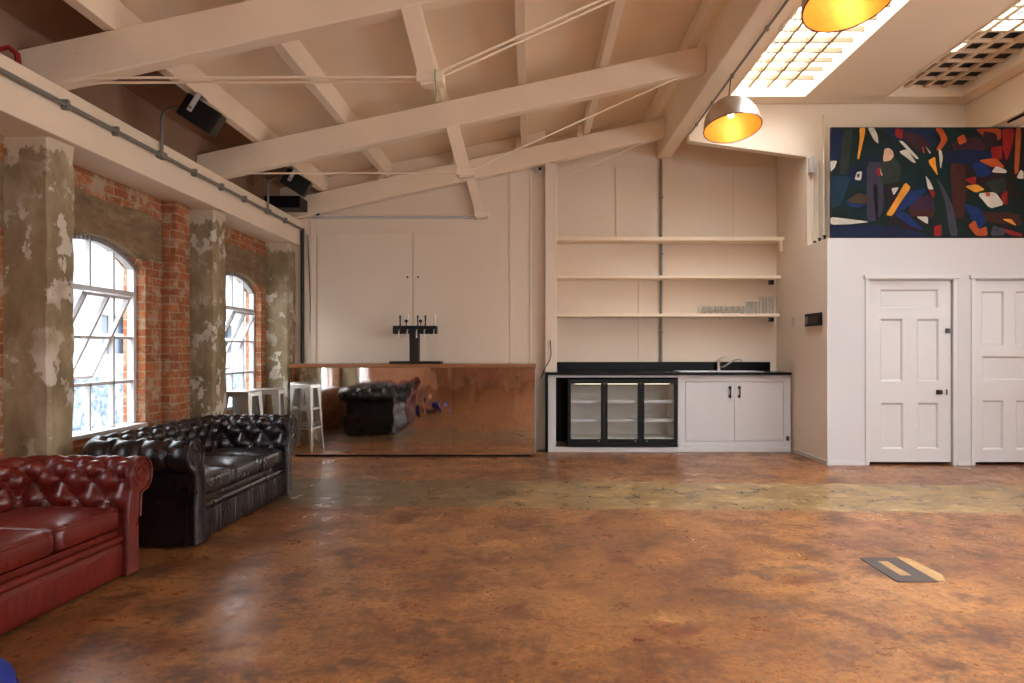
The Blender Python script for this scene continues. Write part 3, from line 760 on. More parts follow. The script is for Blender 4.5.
st = stool(); st.location = (-3.215, 7.60, 0); st.rotation_euler = (0, 0, math.radians(-5)); st['label'] = 'galvanised metal bar stool behind the black sofa, nearer the far window'; st['group'] = 'metal bar stools'
dup(st, (-3.07, 7.98, 0), math.radians(7), 'galvanised metal bar stool behind the black sofa, nearer the mirrored bar')

# ------------------------------------------------------------------ mirrored bar
t = thing('bar_counter', 'long bar counter faced with polished mirror steel and a wooden edge', 'bar counter', (-1.5, 8.62, 0))
b0, b1 = -3.04, .05; wd = (b1-b0)/3
for i in range(3):
    part('mirror_panel', MB().box(b0+wd*i+.0015, b0+wd*(i+1)-.0015, 8.62, 8.632, .03, 1.125), M['mirror'], t)
part('carcass', cube(b0, b1, 8.634, 9.16, .055, 1.124), M['brown_metal'], t)
part('end_panel', cube(b1+.001, b1+.013, 8.62, 9.16, .055, 1.124), M['steel'], t)
part('plinth', cube(b0+.05, b1-.06, 8.66, 9.10, 0, .054), M['black'], t)
part('top', cube(b0-.012, b1+.014, 8.605, 9.17, 1.126, 1.172), M['wood_edge'], t, bevel=.005)
# beer font
fy = 8.86; q = fy/F; bx = lambda x: (x-531)*q; bz = lambda y: H+(350-y)*q
t = thing('beer_font', 'dark T-shaped beer font with tap levers standing on the bar', 'beer tap', (bx(415), fy, 1.172))
part('drip_tray', cube(bx(391), bx(442), fy-.12, fy+.12, 1.173, 1.205), M['brown_metal'], t, bevel=.006)
part('column', cube(bx(410), bx(419.5), fy-.05, fy+.05, 1.206, bz(334)), M['brown_metal'], t, bevel=.006)
part('cross_head', cube(bx(393.5), bx(437.3), fy-.06, fy+.06, bz(334)+.001, bz(325.8)), M['dark_metal'], t, bevel=.008)
zt0 = bz(325.8)
for i, x in enumerate((400.5, 408.7, 418, 425.7, 435)):
    lv = part('tap_lever', MB().lathe([(.009, 0), (.012, .02), (.008, .03), (.011, .10), (.013, .13), (0, .137)], 12, None, (bx(x), fy-.02, zt0+.001)), M['steel' if i in (1, 4) else 'dark_metal'], t, smooth=True)
    part('spout', MB().tube([(bx(x), fy-.061, bz(330)), (bx(x), fy-.10, bz(330)), (bx(x), fy-.115, bz(333)), (bx(x), fy-.115, bz(338))], .009, 8), M['steel'], t, smooth=True)
for x in (406.8, 421):
    part('badge', MB().lathe([(0, 0), (.022, 0), (.022, .014), (0, .016)], 18, Matrix.Translation((bx(x), fy-.035, bz(321.2))) @ Matrix.Rotation(PI/2, 4, 'X')).box(bx(x)-.005, bx(x)+.005, fy-.034, fy-.024, zt0+.001, bz(321.2)), M['brown_metal'], t, smooth=True)

# ------------------------------------------------------------------ panelled wall details
q9 = YBK/F; wx = lambda x: (x-531)*q9; wz = lambda y: H+(350-y)*q9
for x0_, x1_, kx, lab in ((318, 412.6, 408, 'left white cupboard door on the wall above the bar'), (413.6, 508, 418.5, 'right white cupboard door on the wall above the bar')):
    t = thing('cupboard_door', lab, 'cupboard door', (wx(x0_), YBK-.02, wz(372)))
    part('door_slab', cube(wx(x0_), wx(x1_), YBK-.02, YBK-.001, wz(372), wz(232.5)), M['white'], t, bevel=.003)
    part('knob', MB().lathe([(.006, 0), (.006, .02), (.014, .026), (.012, .036), (0, .038)], 12, Matrix.Translation((wx(kx), YBK-.021, wz(277.5))) @ Matrix.Rotation(PI/2, 4, 'X')), M['brown_metal'], t, smooth=True)
struct('trim_3', MB().box(wx(312), wx(486), YBK-.035, YBK-.001, wz(218.6), wz(216.2)), M['white_wood'], bevel=.004)
struct('trim_4', MB().box(wx(311), wx(316), YBK-.02, YBK-.001, wz(372), wz(219)).box(wx(509.5), wx(513.5), YBK-.014, YBK-.001, wz(372), wz(172)).box(wx(529.6), wx(531.2), YBK-.012, YBK-.001, wz(372), wz(172)).box(wx(446), wx(447), YBK-.0, YBK-.0, 3, 3), M['white'], bevel=.003)
tag(part('downpipe', MB().tube([(-3.085, 9.222, 0), (-3.085, 9.222, wz(229))], .024, 10), M['brown_metal'], smooth=True), 'dark brown pipe running down the corner left of the bar', 'pipe')
tag(part('hanging_cable', MB().tube([(-3.02, 9.235, 2.9), (-3.0, 9.24, 2.4), (-2.985, 9.24, 2.0), (-2.99, 9.24, 1.7), (-2.965, 9.235, 1.4), (-2.96, 9.235, 1.0)], .005, 5), M['cable_black'], smooth=True), 'thin dark cable down the wall left of the cupboards', 'cable')
tag(part('corner_post', cube(wx(545)*1.0, wx(556.5), 9.12, 9.248, 1.056, zt(.25)-.27), M['white'], bevel=.006), 'white boxed post at the left edge of the shelved alcove', 'post')
tag(part('hanging_cable', MB().tube([(.255, 9.108, 1.48), (.262, 9.105, 1.40), (.27, 9.10, 1.30), (.25, 9.06, 1.22), (.19, 8.99, 1.12), (.17, 8.965, 1.08), (.13, 8.97, .98)], .007, 6), M['cable_black'], smooth=True), 'black cable hanging from the alcove post to the bar end', 'cable')

# ------------------------------------------------------------------ alcove: worktop, cabinet, fridge, sink
KY = 9.04; qk = KY/F; kx = lambda x: (x-531)*qk; kz = lambda y: H+(350-y)*qk
t = thing('worktop', 'black worktop with upstand along the shelved alcove', 'worktop', (.185, KY, 1.02))
part('slab', cube(.19, 3.437, 8.995, 9.645, 1.021, 1.055), M['black_gloss'], t, bevel=.003)
part('upstand', cube(wx(556)+.02, 3.37, 9.618, 9.648, 1.056, 1.182), M['black_gloss'], t, bevel=.003)
part('end_panel', cube(.19, .222, 9.0, 9.60, 0, 1.02), M['black_gloss'], t)
t = thing('base_cabinet', 'white fitted cabinet with two doors under the sink', 'cabinet', (.23, KY, 0))
f = MB().box(.225, .33, KY, KY+.03, .068, 1.018).box(.33, 1.945, KY, KY+.03, .985, 1.018).box(1.945, 2.045, KY, KY+.03, .068, 1.018)
f.box(2.045, 3.342, KY, KY+.03, .932, 1.018).box(3.342, 3.437, KY, KY+.03, .068, 1.018).box(2.045, 3.342, KY, KY+.03, .068, .14)
part('frame', f, M['white_wood'], t, bevel=.003)
part('carcass', MB().box(1.95, 3.437, KY+.031, 9.6, .068, .09).box(1.95, 1.97, KY+.031, 9.6, .09, 1.0).box(3.417, 3.437, KY+.031, 9.6, .09, 1.0).box(1.97, 3.417, 9.58, 9.6, .09, 1.0), M['white_wood'], t)
part('plinth', cube(.225, 3.437, KY-.012, KY+.03, 0, .067), M['white_wood'], t, bevel=.004)
part('back_board', MB().box(.225, 1.94, 9.60, 9.62, .068, 1.0).box(.225, .245, KY+.031, 9.6, .068, 1.0), M['black'], t)
for a, b, hx in ((2.049, 2.690, kx(730)), (2.694, 3.338, kx(739.3))):
    d = part('door', MB().box(a, b, KY+.002, KY+.024, .144, .928).box(a+.0, b, KY+.0, KY+.003, .15, .92), M['white_wood'], t, bevel=.003)
    z0_, z1_ = .725, .865
    hm = MB().tube([(hx, KY-.001, z1_-.015), (hx, KY-.03, z1_-.02), (hx, KY-.036, (z0_+z1_)/2), (hx, KY-.03, z0_+.02), (hx, KY-.001, z0_+.015)], .009, 8)
    for z in (z0_+.012, z1_-.012): hm.superbox(hx, KY-.004, z, .02, .005, .02, .5, .5, 12, 8)
    part('handle', hm, M['brown_metal'], d, smooth=True, label='black bow handle')
part('hinge_catch', cube(kx(786), kx(789), KY-.006, KY-.001, .15, .21), M['brown_metal'], t)
# fridge
FX0, FX1, FZ0, FZ1, FY = kx(567.5), kx(677.3), .07, kz(379), KY-.03
t = thing('bottle_fridge', 'black three-door glass-fronted bottle fridge under the worktop', 'fridge', ((FX0+FX1)/2, FY, FZ0))
th = .04; FB = 9.56
c = MB().box(FX0, FX1, FY+.045, FB, FZ0, FZ0+.10).box(FX0, FX1, FY+.045, FB, FZ1-.05, FZ1-.002).box(FX0, FX0+th, FY+.045, FB, FZ0+.1, FZ1-.05).box(FX1-th, FX1, FY+.045, FB, FZ0+.1, FZ1-.05).box(FX0+th, FX1-th, FB-.03, FB, FZ0+.1, FZ1-.05)
c.box(FX0, FX1, FY, FY+.045, FZ1-.035, FZ1-.002).box(FX0, FX1, FY, FY+.045, FZ0, FZ0+.045)
part('body', c, M['black'], t, bevel=.003)
li = MB().box(FX0+th+.001, FX1-th-.001, FB-.04, FB-.031, FZ0+.101, FZ1-.051).box(FX0+th+.001, FX1-th-.001, FY+.05, FB-.04, FZ0+.101, FZ0+.108).box(FX0+th+.001, FX0+th+.008, FY+.05, FB-.04, FZ0+.108, FZ1-.051).box(FX1-th-.008, FX1-th-.001, FY+.05, FB-.04, FZ0+.108, FZ1-.051)
part('lining', li, M['fridge_in'], t)
part('light_strip', cube(FX0+.1, FX1-.1, FY+.06, FY+.085, FZ1-.07, FZ1-.055), M['led'], t)
for z in (FZ0+.33, FZ0+.58):
    s = MB()
    for j in range(14): s.box(FX0+th+.01, FX1-th-.01, FY+.09+j*.03, FY+.098+j*.03, z, z+.008)
    for x in (FX0+.06, (FX0*2+FX1)/3, (FX0+2*FX1)/3, FX1-.06): s.box(x-.006, x+.006, FY+.085, FB-.05, z-.008, z)
    s.box(FX0+th+.01, FX1-th-.01, FY+.08, FY+.088, z-.008, z+.035)
    part('wire_shelf', s, M['white_wood'], t)
dw = (FX1-FX0)/3
for i in range(3):
    a, b = FX0+dw*i+.002, FX0+dw*(i+1)-.002; z0_, z1_ = FZ0+.048, FZ1-.038; fw = .042
    fm = MB().box(a, a+fw, FY-.002, FY+.03, z0_, z1_).box(b-fw, b, FY-.002, FY+.03, z0_, z1_).box(a+fw, b-fw, FY-.002, FY+.03, z0_, z0_+.055).box(a+fw, b-fw, FY-.002, FY+.03, z1_-.022, z1_)
    d = part('door', fm, M['black'], t, bevel=.003)
    part('glass', MB().add([(a+fw, FY+.012, z0_+.055), (b-fw, FY+.012, z0_+.055), (b-fw, FY+.012, z1_-.022), (a+fw, FY+.012, z1_-.022)], [(0, 1, 2, 3)]), M['fridge_glass'], d)
    part('lock', MB().lathe([(0, 0), (.008, 0), (.008, .006), (0, .007)], 12, Matrix.Translation((b-fw-.03 if i < 2 else a+fw+.03, FY-.003, z0_+.03)) @ Matrix.Rotation(PI/2, 4, 'X')), M['steel'], d, smooth=True)
# sink and tap
t = thing('sink', 'stainless steel sink and drainer set into the black worktop', 'sink', (2.7, 9.3, 1.055))
part('bowl_rim', MB().box(1.98, 3.10, 9.06, 9.09, 1.056, 1.064).box(1.98, 3.10, 9.47, 9.50, 1.056, 1.064).box(1.98, 2.01, 9.09, 9.47, 1.056, 1.064).box(3.07, 3.10, 9.09, 9.47, 1.056, 1.064).box(2.55, 2.58, 9.09, 9.47, 1.056, 1.064), M['steel'], t, bevel=.003)
dr = MB().box(2.01, 2.55, 9.09, 9.47, 1.056, 1.059)
for j in range(8): dr.box(2.03, 2.53, 9.12+.043*j, 9.13+.043*j, 1.059, 1.063)
part('drainer', dr, M['steel'], t); part('bowl', MB().box(2.58, 3.07, 9.09, 9.47, 1.0555, 1.0575), M['steel'], t)
t = thing('kitchen_tap', 'chrome mixer tap with raised spout behind the sink', 'tap', (2.62, 9.52, 1.055))
part('body', MB().lathe([(.03, 0), (.03, .02), (.024, .03), (.024, .14), (.02, .16), (0, .165)], 16, None, (2.62, 9.54, 1.056)), M['steel'], t, smooth=True)
part('spout', MB().tube([(2.63, 9.54, 1.10), (2.70, 9.50, 1.13), (2.78, 9.46, 1.19), (2.84, 9.42, 1.222), (2.88, 9.40, 1.225), (2.90, 9.395, 1.20)], .012, 10), M['steel'], t, smooth=True)
part('lever', MB().tube([(2.62, 9.54, 1.215), (2.66, 9.52, 1.245), (2.73, 9.5, 1.26)], [.014, .008, .006], 8), M['steel'], t, smooth=True)

# shelves, pipe, glassware
q5 = 9.35/F; hx_ = lambda x: (x-531)*q5; hz_ = lambda y: H+(350-y)*q5
for y, x1_, th_, lab in ((236.9, 784.5, .05, 'top white shelf in the alcove'), (275.4, 781, .04, 'middle white shelf in the alcove, empty'), (313.6, 780, .04, 'bottom white shelf in the alcove, carrying drinking glasses')):
    zz = hz_(y); t = thing('alcove_shelf', lab, 'shelf', (.35, 9.35, zz-th_), 0, 'alcove shelves')
    part('board', cube(.345, hx_(x1_), 9.35, 9.648, zz-th_, zz), M['timber'], t, bevel=.003)
    br = MB()
    part('bracket', cube(hx_(776), hx_(780), 9.58, 9.648, zz-th_-.06, zz-th_-.001), M['brown_metal'], t) if y > 240 else part('end_block', cube(hx_(780), 3.446, 9.352, 9.40, zz-th_-.15, zz-.002), M['timber'], t, bevel=.004)
    if y > 300:
        for x in range(17):
            X = hx_(571+x*12.4); hk = MB().tube([(X, 9.40, zz-th_-.001), (X, 9.40, zz-th_-.022), (X+.008, 9.40, zz-th_-.036), (X+.016, 9.40, zz-th_-.03)], .003, 5)
            part('cup_hook', hk, M['white_wood'], t)
SZ = hz_(313.6)
t = thing('wall_pipe', 'grey vertical pipe up the back of the alcove', 'pipe', (1.83, 9.62, 1.06))
zs_ = [1.184, hz_(313.6)-.042, hz_(313.6)+.002, hz_(275.4)-.042, hz_(275.4)+.002, hz_(236.9)-.052, hz_(236.9)+.002, 4.04]
for i in range(0, 8, 2): part('pipe_length', MB().tube([(1.835, 9.628, zs_[i]), (1.835, 9.628, zs_[i+1])], .019, 10), M['conduit'], t, smooth=True)
for z in (1.6, 2.7, 3.5): part('clip', MB().box(1.81, 1.86, 9.60, 9.655, z-.012, z+.012), M['conduit'], t, bevel=.003)
def drinking_glass(kind):
    t = thing('drinking_glass', kind, 'glass', (0, 0, 0), 0, 'drinking glasses on the bottom shelf')
    if kind == 'tall': prof = [(.0, .012), (.028, .012), (.036, .235), (.039, .235), (.032, 0), (0, 0)]
    elif kind == 'mid': prof = [(.0, .010), (.032, .010), (.038, .165), (.041, .165), (.036, 0), (0, 0)]
    else: prof = [(.0, .010), (.030, .010), (.038, .055), (.036, .105), (.039, .106), (.041, .055), (.033, 0), (0, 0)]
    part('bowl', MB().lathe(prof, 18), M['drink_glass'], t, local=True, smooth=True)
    r_, z_ = prof[2] if kind != 'low' else prof[3]
    part('rim', MB().tube([((r_+.0015)*math.cos(w), (r_+.0015)*math.sin(w), z_) for w in [2*PI*q/18 for q in range(18)]], .0022, 5, True), M['drink_glass'], t, local=True, smooth=True)
    return t
gq = 9.45/F
spots = []
for i in range(8): spots.append(('low', 700.5+5.85*i, 9.44))
for i in range(7): spots.append(('low', 704+6.3*i, 9.55))
for i in range(2): spots.append(('mid', 748.0+6.1*i, 9.42))
for i in range(2): spots.append(('mid', 750.2+6.6*i, 9.555))
for i in range(3): spots.append(('tall', 761.5+6.3*i, 9.43))
for i in range(2): spots.append(('tall', 764.5+6.6*i, 9.55))
ordn = ['first', 'second', 'third', 'fourth', 'fifth', 'sixth', 'seventh', 'eighth', 'ninth']
cnt = {}; protos = {}; tot = {}
for kind, x, y in spots: tot[(kind, y)] = tot.get((kind, y), 0)+1
for kind, x, y in spots:
    key = (kind, y); n = cnt.get(key, 0); cnt[key] = n+1
    row = 'back row' if y > 9.5 else 'front row'
    nm = {'low': 'short tumbler', 'mid': 'medium tumbler', 'tall': 'highball glass'}[kind]
    lab = '%s %s from the left in the %s on the bottom shelf' % (ordn[n], nm, row)
    pos = ((x-531)*(9.45/F)*(y/9.45), y, SZ+.001)
    if kind not in protos:
        g = drinking_glass(kind); g.location = pos; g['label'] = lab; protos[kind] = g
    else: dup(protos[kind], pos, None, lab)

# alcove wall board joints
struct('trim_5', MB().box(.345, 3.445, YA-.0, YA+.009, 3.935, 3.965).box(1.20, 1.215, YA-.002, YA+.009, 2.95, 3.93).box(2.86, 2.875, YA-.002, YA+.009, 2.95, 3.93).box(1.52, 1.53, YA-.002, YA+.009, 1.2, 2.3), M['white'])
# pipes and lamp box on the wall above the washroom block
for x, lab in ((813, 'left'), (818, 'middle'), (824, 'right')):
    X = (x-531)*8.58/F
    tag(part('water_pipe', MB().tube([(X, 8.575, BZ+.002), (X, 8.575, 3.72 if x != 824 else 4.3)], .014, 8), M['white'], smooth=True), '%s white painted pipe of three on the wall between alcove and painting' % ({'left': 'first', 'middle': 'second', 'right': 'third'}[lab]), 'pipe', 'white pipes beside the painting')
tag(part('junction_box', cube(3.48, 3.53, 8.50, 8.597, 3.56, 3.76), M['white_wood'], bevel=.006), 'small white box on the wall corner at the top of the alcove', 'box')
for i, (y, h_) in enumerate(((8.14, .06), (8.28, .05), (8.42, .035))):
    t = thing('pipe_valve', ['dark pipe valve nearest the painting on the side wall top', 'middle dark pipe valve of three on the side wall top', 'dark pipe valve furthest from the painting on the side wall top'][i], 'valve', (3.50, y, BZ), 0, 'valves on the block')
    part('body', MB().lathe([(.014, 0), (.014, h_*.6), (.02, h_*.7), (.02, h_*.9), (0, h_)], 12, None, (3.50, y, BZ+.001)), M['brown_metal'], t, smooth=True)
    part('lever', MB().tube([(3.50, y, BZ+h_*.95), (3.50, y+.05, BZ+h_)], .006, 6), M['brown_metal'], t, smooth=True)
# control panel on the side wall
t = thing('wall_mounted_panel', 'black rectangular control panel on the white side wall', 'control panel', (BX0, 8.36, 1.72))
part('back_plate', cube(BX0-.03, BX0-.005, 8.13, 8.60, 1.645, 1.80), M['black'], t, bevel=.006)
part('screen', cube(BX0-.034, BX0-.031, 8.20, 8.47, 1.68, 1.76), M['dark_metal'], t, bevel=.002)
part('button_pad', cube(BX0-.035, BX0-.031, 8.50, 8.57, 1.675, 1.765), M['conduit'], t, bevel=.002)
tag(part('light_switch', cube(BX0-.014, BX0-.005, 8.98, 9.08, 1.66, 1.78), M['white_wood'], bevel=.004), 'white light switch on the side wall beside the shelf end', 'switch')

# ------------------------------------------------------------------ washroom doors
def panel_door(n, D, rects, hw):
    r = sroot('door_%d' % n, (D[0], BY+.03, .03)); ox = D[0]; y0 = BY+.022; yr = y0+.018; z0, z1 = .035, DT
    xs = sorted({D[0], D[1]} | {v for q in rects for v in (q[0], q[1])}); zs = sorted({z0, z1} | {v for q in rects for v in (q[2], q[3])})
    m = MB()
    for xa, xb in zip(xs, xs[1:]):
        for za, zb in zip(zs, zs[1:]):
            xm, zm = (xa+xb)/2, (za+zb)/2
            if any(q[0] < xm < q[1] and q[2] < zm < q[3] for q in rects): continue
            m.add([(xa, y0, za), (xb, y0, za), (xb, y0, zb), (xa, y0, zb)], [(0, 1, 2, 3)])
    for a, b, c, d in rects:
        w = .022
        o = [(a, c), (b, c), (b, d), (a, d)]; i1 = [(a+w*.4, c+w*.4), (b-w*.4, c+w*.4), (b-w*.4, d-w*.4), (a+w*.4, d-w*.4)]; i2 = [(a+w, c+w), (b-w, c+w), (b-w, d-w), (a+w, d-w)]
        vs = [(x, y0, z) for x, z in o]+[(x, y0+.004, z) for x, z in i1]+[(x, yr, z) for x, z in i2]
        fs = [(q, (q+1) % 4, (q+1) % 4+4, q+4) for q in range(4)]+[(q+4, (q+1) % 4+4, (q+1) % 4+8, q+8) for q in range(4)]+[(8, 9, 10, 11)]
        m.add(vs, fs)
    b = [(D[0], y0, z0), (D[1], y0, z0), (D[1], y0, z1), (D[0], y0, z1)]; bb = [(x, y0+.04, z) for x, y, z in b]
    m.add(b+bb, [(0, 1, 5, 4), (1, 2, 6, 5), (2, 3, 7, 6), (3, 0, 4, 7), (7, 6, 5, 4)])
    part('leaf', m, M['white_wood'], r)
    return r, y0
cz_ = lambda y: dz(260+y/3.104); cx_ = lambda x: dx(860+x/3.104)
rects = [(cx_(65), cx_(247), cz_(150), cz_(90))]+[(cx_(a), cx_(b), cz_(c), cz_(d)) for a, b, c, d in ((65, 136, 378, 182), (179, 249, 378, 182), (68, 138, 588, 443), (182, 247, 588, 443))]
r, y0 = panel_door(1, D1, rects, 0)
part('night_latch', cube(cx_(268), cx_(281), y0-.02, y0-.001, cz_(227), cz_(212)), M['brown_metal'], r, bevel=.003)
part('knob', MB().box(cx_(240), cx_(257), y0-.008, y0-.001, cz_(418), cz_(403)).superbox(cx_(248.5), y0-.03, cz_(410.5), .024, .02, .024, .5, .5, 16, 10), M['brown_metal'], r, smooth=True)
part('keyhole', cube(cx_(270), cx_(275), y0-.005, y0-.001, cz_(419), cz_(402)), M['brown_metal'], r)
o2 = D2[0]-D1[0]; w2 = lambda x: dx(860+x/3.104)
rects2 = [(w2(380), w2(452), cz_(266), cz_(96)), (w2(486), w2(558), cz_(266), cz_(96)), (w2(382), w2(556), cz_(374), cz_(298)), (w2(384), w2(450), cz_(590), cz_(436)), (w2(488), w2(554), cz_(590), cz_(436))]
r, y0 = panel_door(2, D2, rects2, 0)
part('knob', MB().superbox(D2[1]-.07, y0-.03, cz_(410.5), .024, .02, .024, .5, .5, 16, 10), M['brown_metal'], r, smooth=True)

# ------------------------------------------------------------------ painting
t = thing('painting', 'large dark abstract painting with orange and white shapes above the doors', 'painting', (3.52, BY, BZ))
gx = lambda c: dx(824+c/4.88); gz = lambda c: dz(110+c/4.88)
X0, X1, Z0, Z1 = gx(33)+.02, gx(1160), gz(622), gz(80)
PY = BY+.03
part('canvas', cube(X0+.012, X1-.012, PY+.002, PY+.03, Z0+.01, Z1-.01), None or (lambda: (lambda k: (k.bsdf(k.ramp(k.noise(k.coord((1, 1, .7)), 2.2, 5, .6, 1.2), [(.30, lin(8, 22, 50)), (.42, lin(10, 32, 32)), (.55, lin(14, 26, 22)), (.64, lin(40, 20, 22)), (.75, lin(18, 18, 38))]), .5, spec=.12), k.m)[1])(NT('painted_canvas')))(), t)
fr = MB().box(X0, X1, PY, PY+.045, Z0-.004, Z0+.01).box(X0, X1, PY, PY+.045, Z1-.01, Z1).box(X0, X0+.012, PY, PY+.045, Z0+.01, Z1-.01).box(X1-.012, X1, PY, PY+.045, Z0+.01, Z1-.01)
part('frame', fr, M['black'], t)
cols = {}
def pc(c):
    if c not in cols: cols[c] = (len(cols), plain('oil_paint_%d' % len(cols), tuple(int(v*.86) for v in c), .5, 0, var=.45, vs=9, bump=.2, bsc=60, spec=.15))
    return cols[c][0]
G1, NV_, GN, YE, WH, OR, RD, PU, BR, BL, GY, BK = (9, 34, 31), (12, 27, 60), (40, 49, 41), (226, 150, 48), (206, 198, 184), (180, 76, 30), (140, 26, 22), (56, 49, 68), (66, 28, 20), (17, 44, 98), (66, 66, 76), (6, 8, 10)
polys = [
 (NV_, [(35, 90), (105, 90), (85, 230), (35, 300)]), (GN, [(100, 90), (150, 90), (120, 310), (80, 310)]), ((20, 52, 70), [(35, 320), (140, 320), (90, 460), (35, 480)]),
 (NV_, [(290, 90), (520, 88), (560, 110), (540, 190), (470, 160), (380, 150)]), ((50, 24, 30), [(380, 90), (500, 130), (540, 210), (470, 200), (400, 140)]),
 (PU, [(215, 250), (290, 250), (300, 480), (262, 540), (215, 540)]), (GN, [(300, 185), (385, 262), (372, 350), (280, 362), (285, 250)]), ((58, 28, 50), [(430, 440), (530, 405), (562, 500), (420, 500)]),
 (BR, [(420, 480), (545, 490), (545, 522), (430, 518)]), (BL, [(395, 400), (512, 380), (470, 430), (400, 482), (345, 505)]), (BL, [(345, 505), (400, 490), (500, 590), (420, 560)]),
 (NV_, [(35, 562), (300, 560), (500, 598), (500, 620), (35, 617)]), ((70, 54, 36), [(115, 440), (175, 400), (225, 420), (215, 452), (150, 455)]), (BL, [(110, 432), (150, 458), (215, 455), (175, 476), (125, 466)]),
 (BR, [(620, 260), (695, 250), (700, 420), (690, 520), (640, 525)]), (BR, [(690, 490), (960, 500), (976, 565), (800, 545)]), ((60, 26, 36), [(630, 150), (760, 125), (810, 190), (640, 205)]), (NV_, [(590, 200), (720, 185), (870, 215), (735, 262), (600, 252)]),
 (G1, [(455, 235), (520, 245), (585, 400), (625, 605), (568, 612), (540, 420)]), (GY, [(555, 320), (605, 400), (640, 480), (662, 612), (622, 612), (600, 450)]), (BL, [(725, 255), (790, 250), (830, 310), (760, 330)]),
 (RD, [(355, 85), (392, 92), (388, 140), (352, 122)]), (OR, [(550, 85), (585, 85), (613, 142), (572, 198), (553, 192), (582, 140)]), (OR, [(655, 132), (690, 114), (706, 150), (668, 168)]), ((150, 56, 28), [(745, 88), (872, 86), (872, 142), (800, 152), (780, 120)]),
 ((40, 22, 24), [(780, 100), (850, 110), (860, 190), (800, 200)]), (RD, [(878, 88), (940, 88), (925, 180), (898, 250), (880, 180)]), ((166, 84, 38), [(944, 85), (972, 85), (958, 300), (936, 312)]), (OR, [(758, 242), (850, 230), (892, 280), (832, 278)]), (RD, [(820, 180), (880, 170), (875, 240), (830, 232)]),
 (GN, [(790, 345), (900, 325), (892, 400), (830, 400)]), (RD, [(690, 335), (752, 320), (742, 368)]), (RD, [(870, 412), (902, 388), (902, 462), (882, 456)]), (BL, [(685, 450), (770, 480), (798, 540), (765, 590), (742, 560)]),
 (OR, [(710, 562), (744, 535), (762, 582), (800, 564), (806, 613), (750, 613)]), (RD, [(545, 567), (580, 556), (580, 613), (540, 613)]), (RD, [(515, 385), (550, 396), (540, 432)]), (RD, [(860, 570), (976, 602), (976, 616), (915, 608)]), (GY, [(830, 560), (900, 585), (880, 612), (820, 612)]),
 (YE, [(178, 83), (211, 83), (176, 238), (167, 234), (180, 140)]), (WH, [(217, 83), (250, 83), (266, 118), (272, 162), (250, 145)]), (WH, [(35, 245), (69, 245), (55, 282), (35, 300)]), (WH, [(165, 300), (191, 297), (185, 341), (154, 338)]), (PU, [(165, 310), (180, 308), (176, 326), (166, 326)]),
 ((206, 166, 138), [(300, 186), (322, 182), (342, 198), (346, 222), (330, 244), (293, 250)]), (BK, [(244, 362), (266, 360), (270, 532), (258, 534)]), (RD, [(258, 290), (276, 275), (288, 318), (268, 318)]), (WH, [(276, 276), (292, 318), (284, 316)]),
 (WH, [(368, 146), (392, 150), (470, 234), (456, 238)]), (WH, [(368, 200), (412, 188), (456, 256), (440, 254)]), (YE, [(402, 350), (430, 376), (384, 440), (337, 516), (307, 510), (350, 440)]), (WH, [(333, 380), (372, 374), (345, 416)]),
 (WH, [(35, 520), (110, 528), (232, 544), (130, 556), (35, 558)]), (WH, [(452, 518), (513, 518), (513, 557)]), (YE, [(511, 246), (548, 224), (552, 270), (562, 322)]), (WH, [(564, 190), (578, 194), (586, 230), (574, 292)]), (WH, [(500, 315), (522, 345), (541, 386), (513, 385)]),
 (OR, [(484, 178), (490, 176), (496, 206), (490, 208)]), (WH, [(500, 172), (528, 208), (520, 210)]), (WH, [(822, 302), (846, 270), (895, 290), (897, 306)]), (WH, [(945, 330), (966, 288), (980, 300), (980, 335)]), (YE, [(692, 370), (750, 360), (792, 386), (745, 402)]), (WH, [(753, 405), (842, 398), (886, 460), (815, 480)]), (OR, [(792, 398), (818, 402), (815, 420), (795, 418)]), (YE, [(872, 530), (920, 530), (948, 566)]),
 (RD, [(985, 90), (1060, 90), (1030, 200), (990, 180)]), (NV_, [(1000, 250), (1130, 220), (1140, 380), (1020, 400)]), (OR, [(1020, 430), (1090, 410), (1110, 520), (1040, 500)]), (WH, [(1060, 300), (1100, 290), (1090, 340)]), (G1, [(990, 520), (1140, 540), (1140, 612), (1000, 612)])]
pm = MB()
for i, (c, p) in enumerate(polys):
    pm.cur = pc(c); y = PY+.0015-.00018*i
    pts = [Vector((gx(a), y, gz(b))) for a, b in p]; n = len(pts); out = []          # soften the outline: one round of corner cutting
    for j in range(n): a, b = pts[j], pts[(j+1) % n]; out += [a*.86+b*.14, a*.14+b*.86]
    pm.add(out, [tuple(range(len(out)))])
part('painted_shapes', pm, [m for _, m in sorted(cols.values(), key=lambda q: q[0])], t, merge=False)

# ------------------------------------------------------------------ floor hatch
t = thing('floor_hatch', 'dark brown metal hatch with a pale middle strip set into the floor', 'floor hatch', (2.26, 4.2, 0))
part('plate', MB().box(2.13, 2.21, 3.97, 4.43, .0005, .004).box(2.275, 2.37, 3.97, 4.43, .0005, .004).box(2.21, 2.275, 3.97, 4.08, .0005, .004).box(2.21, 2.275, 4.36, 4.43, .0005, .004), plain('rusty_plate', (60, 44, 36), .7, 0, var=.3, vs=12), t)
part('middle_strip', cube(2.211, 2.274, 4.081, 4.359, .0005, .003), plain('worn_tan_strip', (140, 104, 60), .7, 0, var=.25, vs=14), t, label='worn tan strip')
part('edge_strip', MB().add([(2.372, 4.01, .0012), (2.42, 3.98, .0012), (2.47, 4.10, .0012), (2.455, 4.42, .0012), (2.38, 4.46, .0012)], [(0, 1, 2, 3, 4)]), plain('tan_paint', (150, 112, 64), .7, 0, var=.25, vs=14), t, label='patch of tan paint')

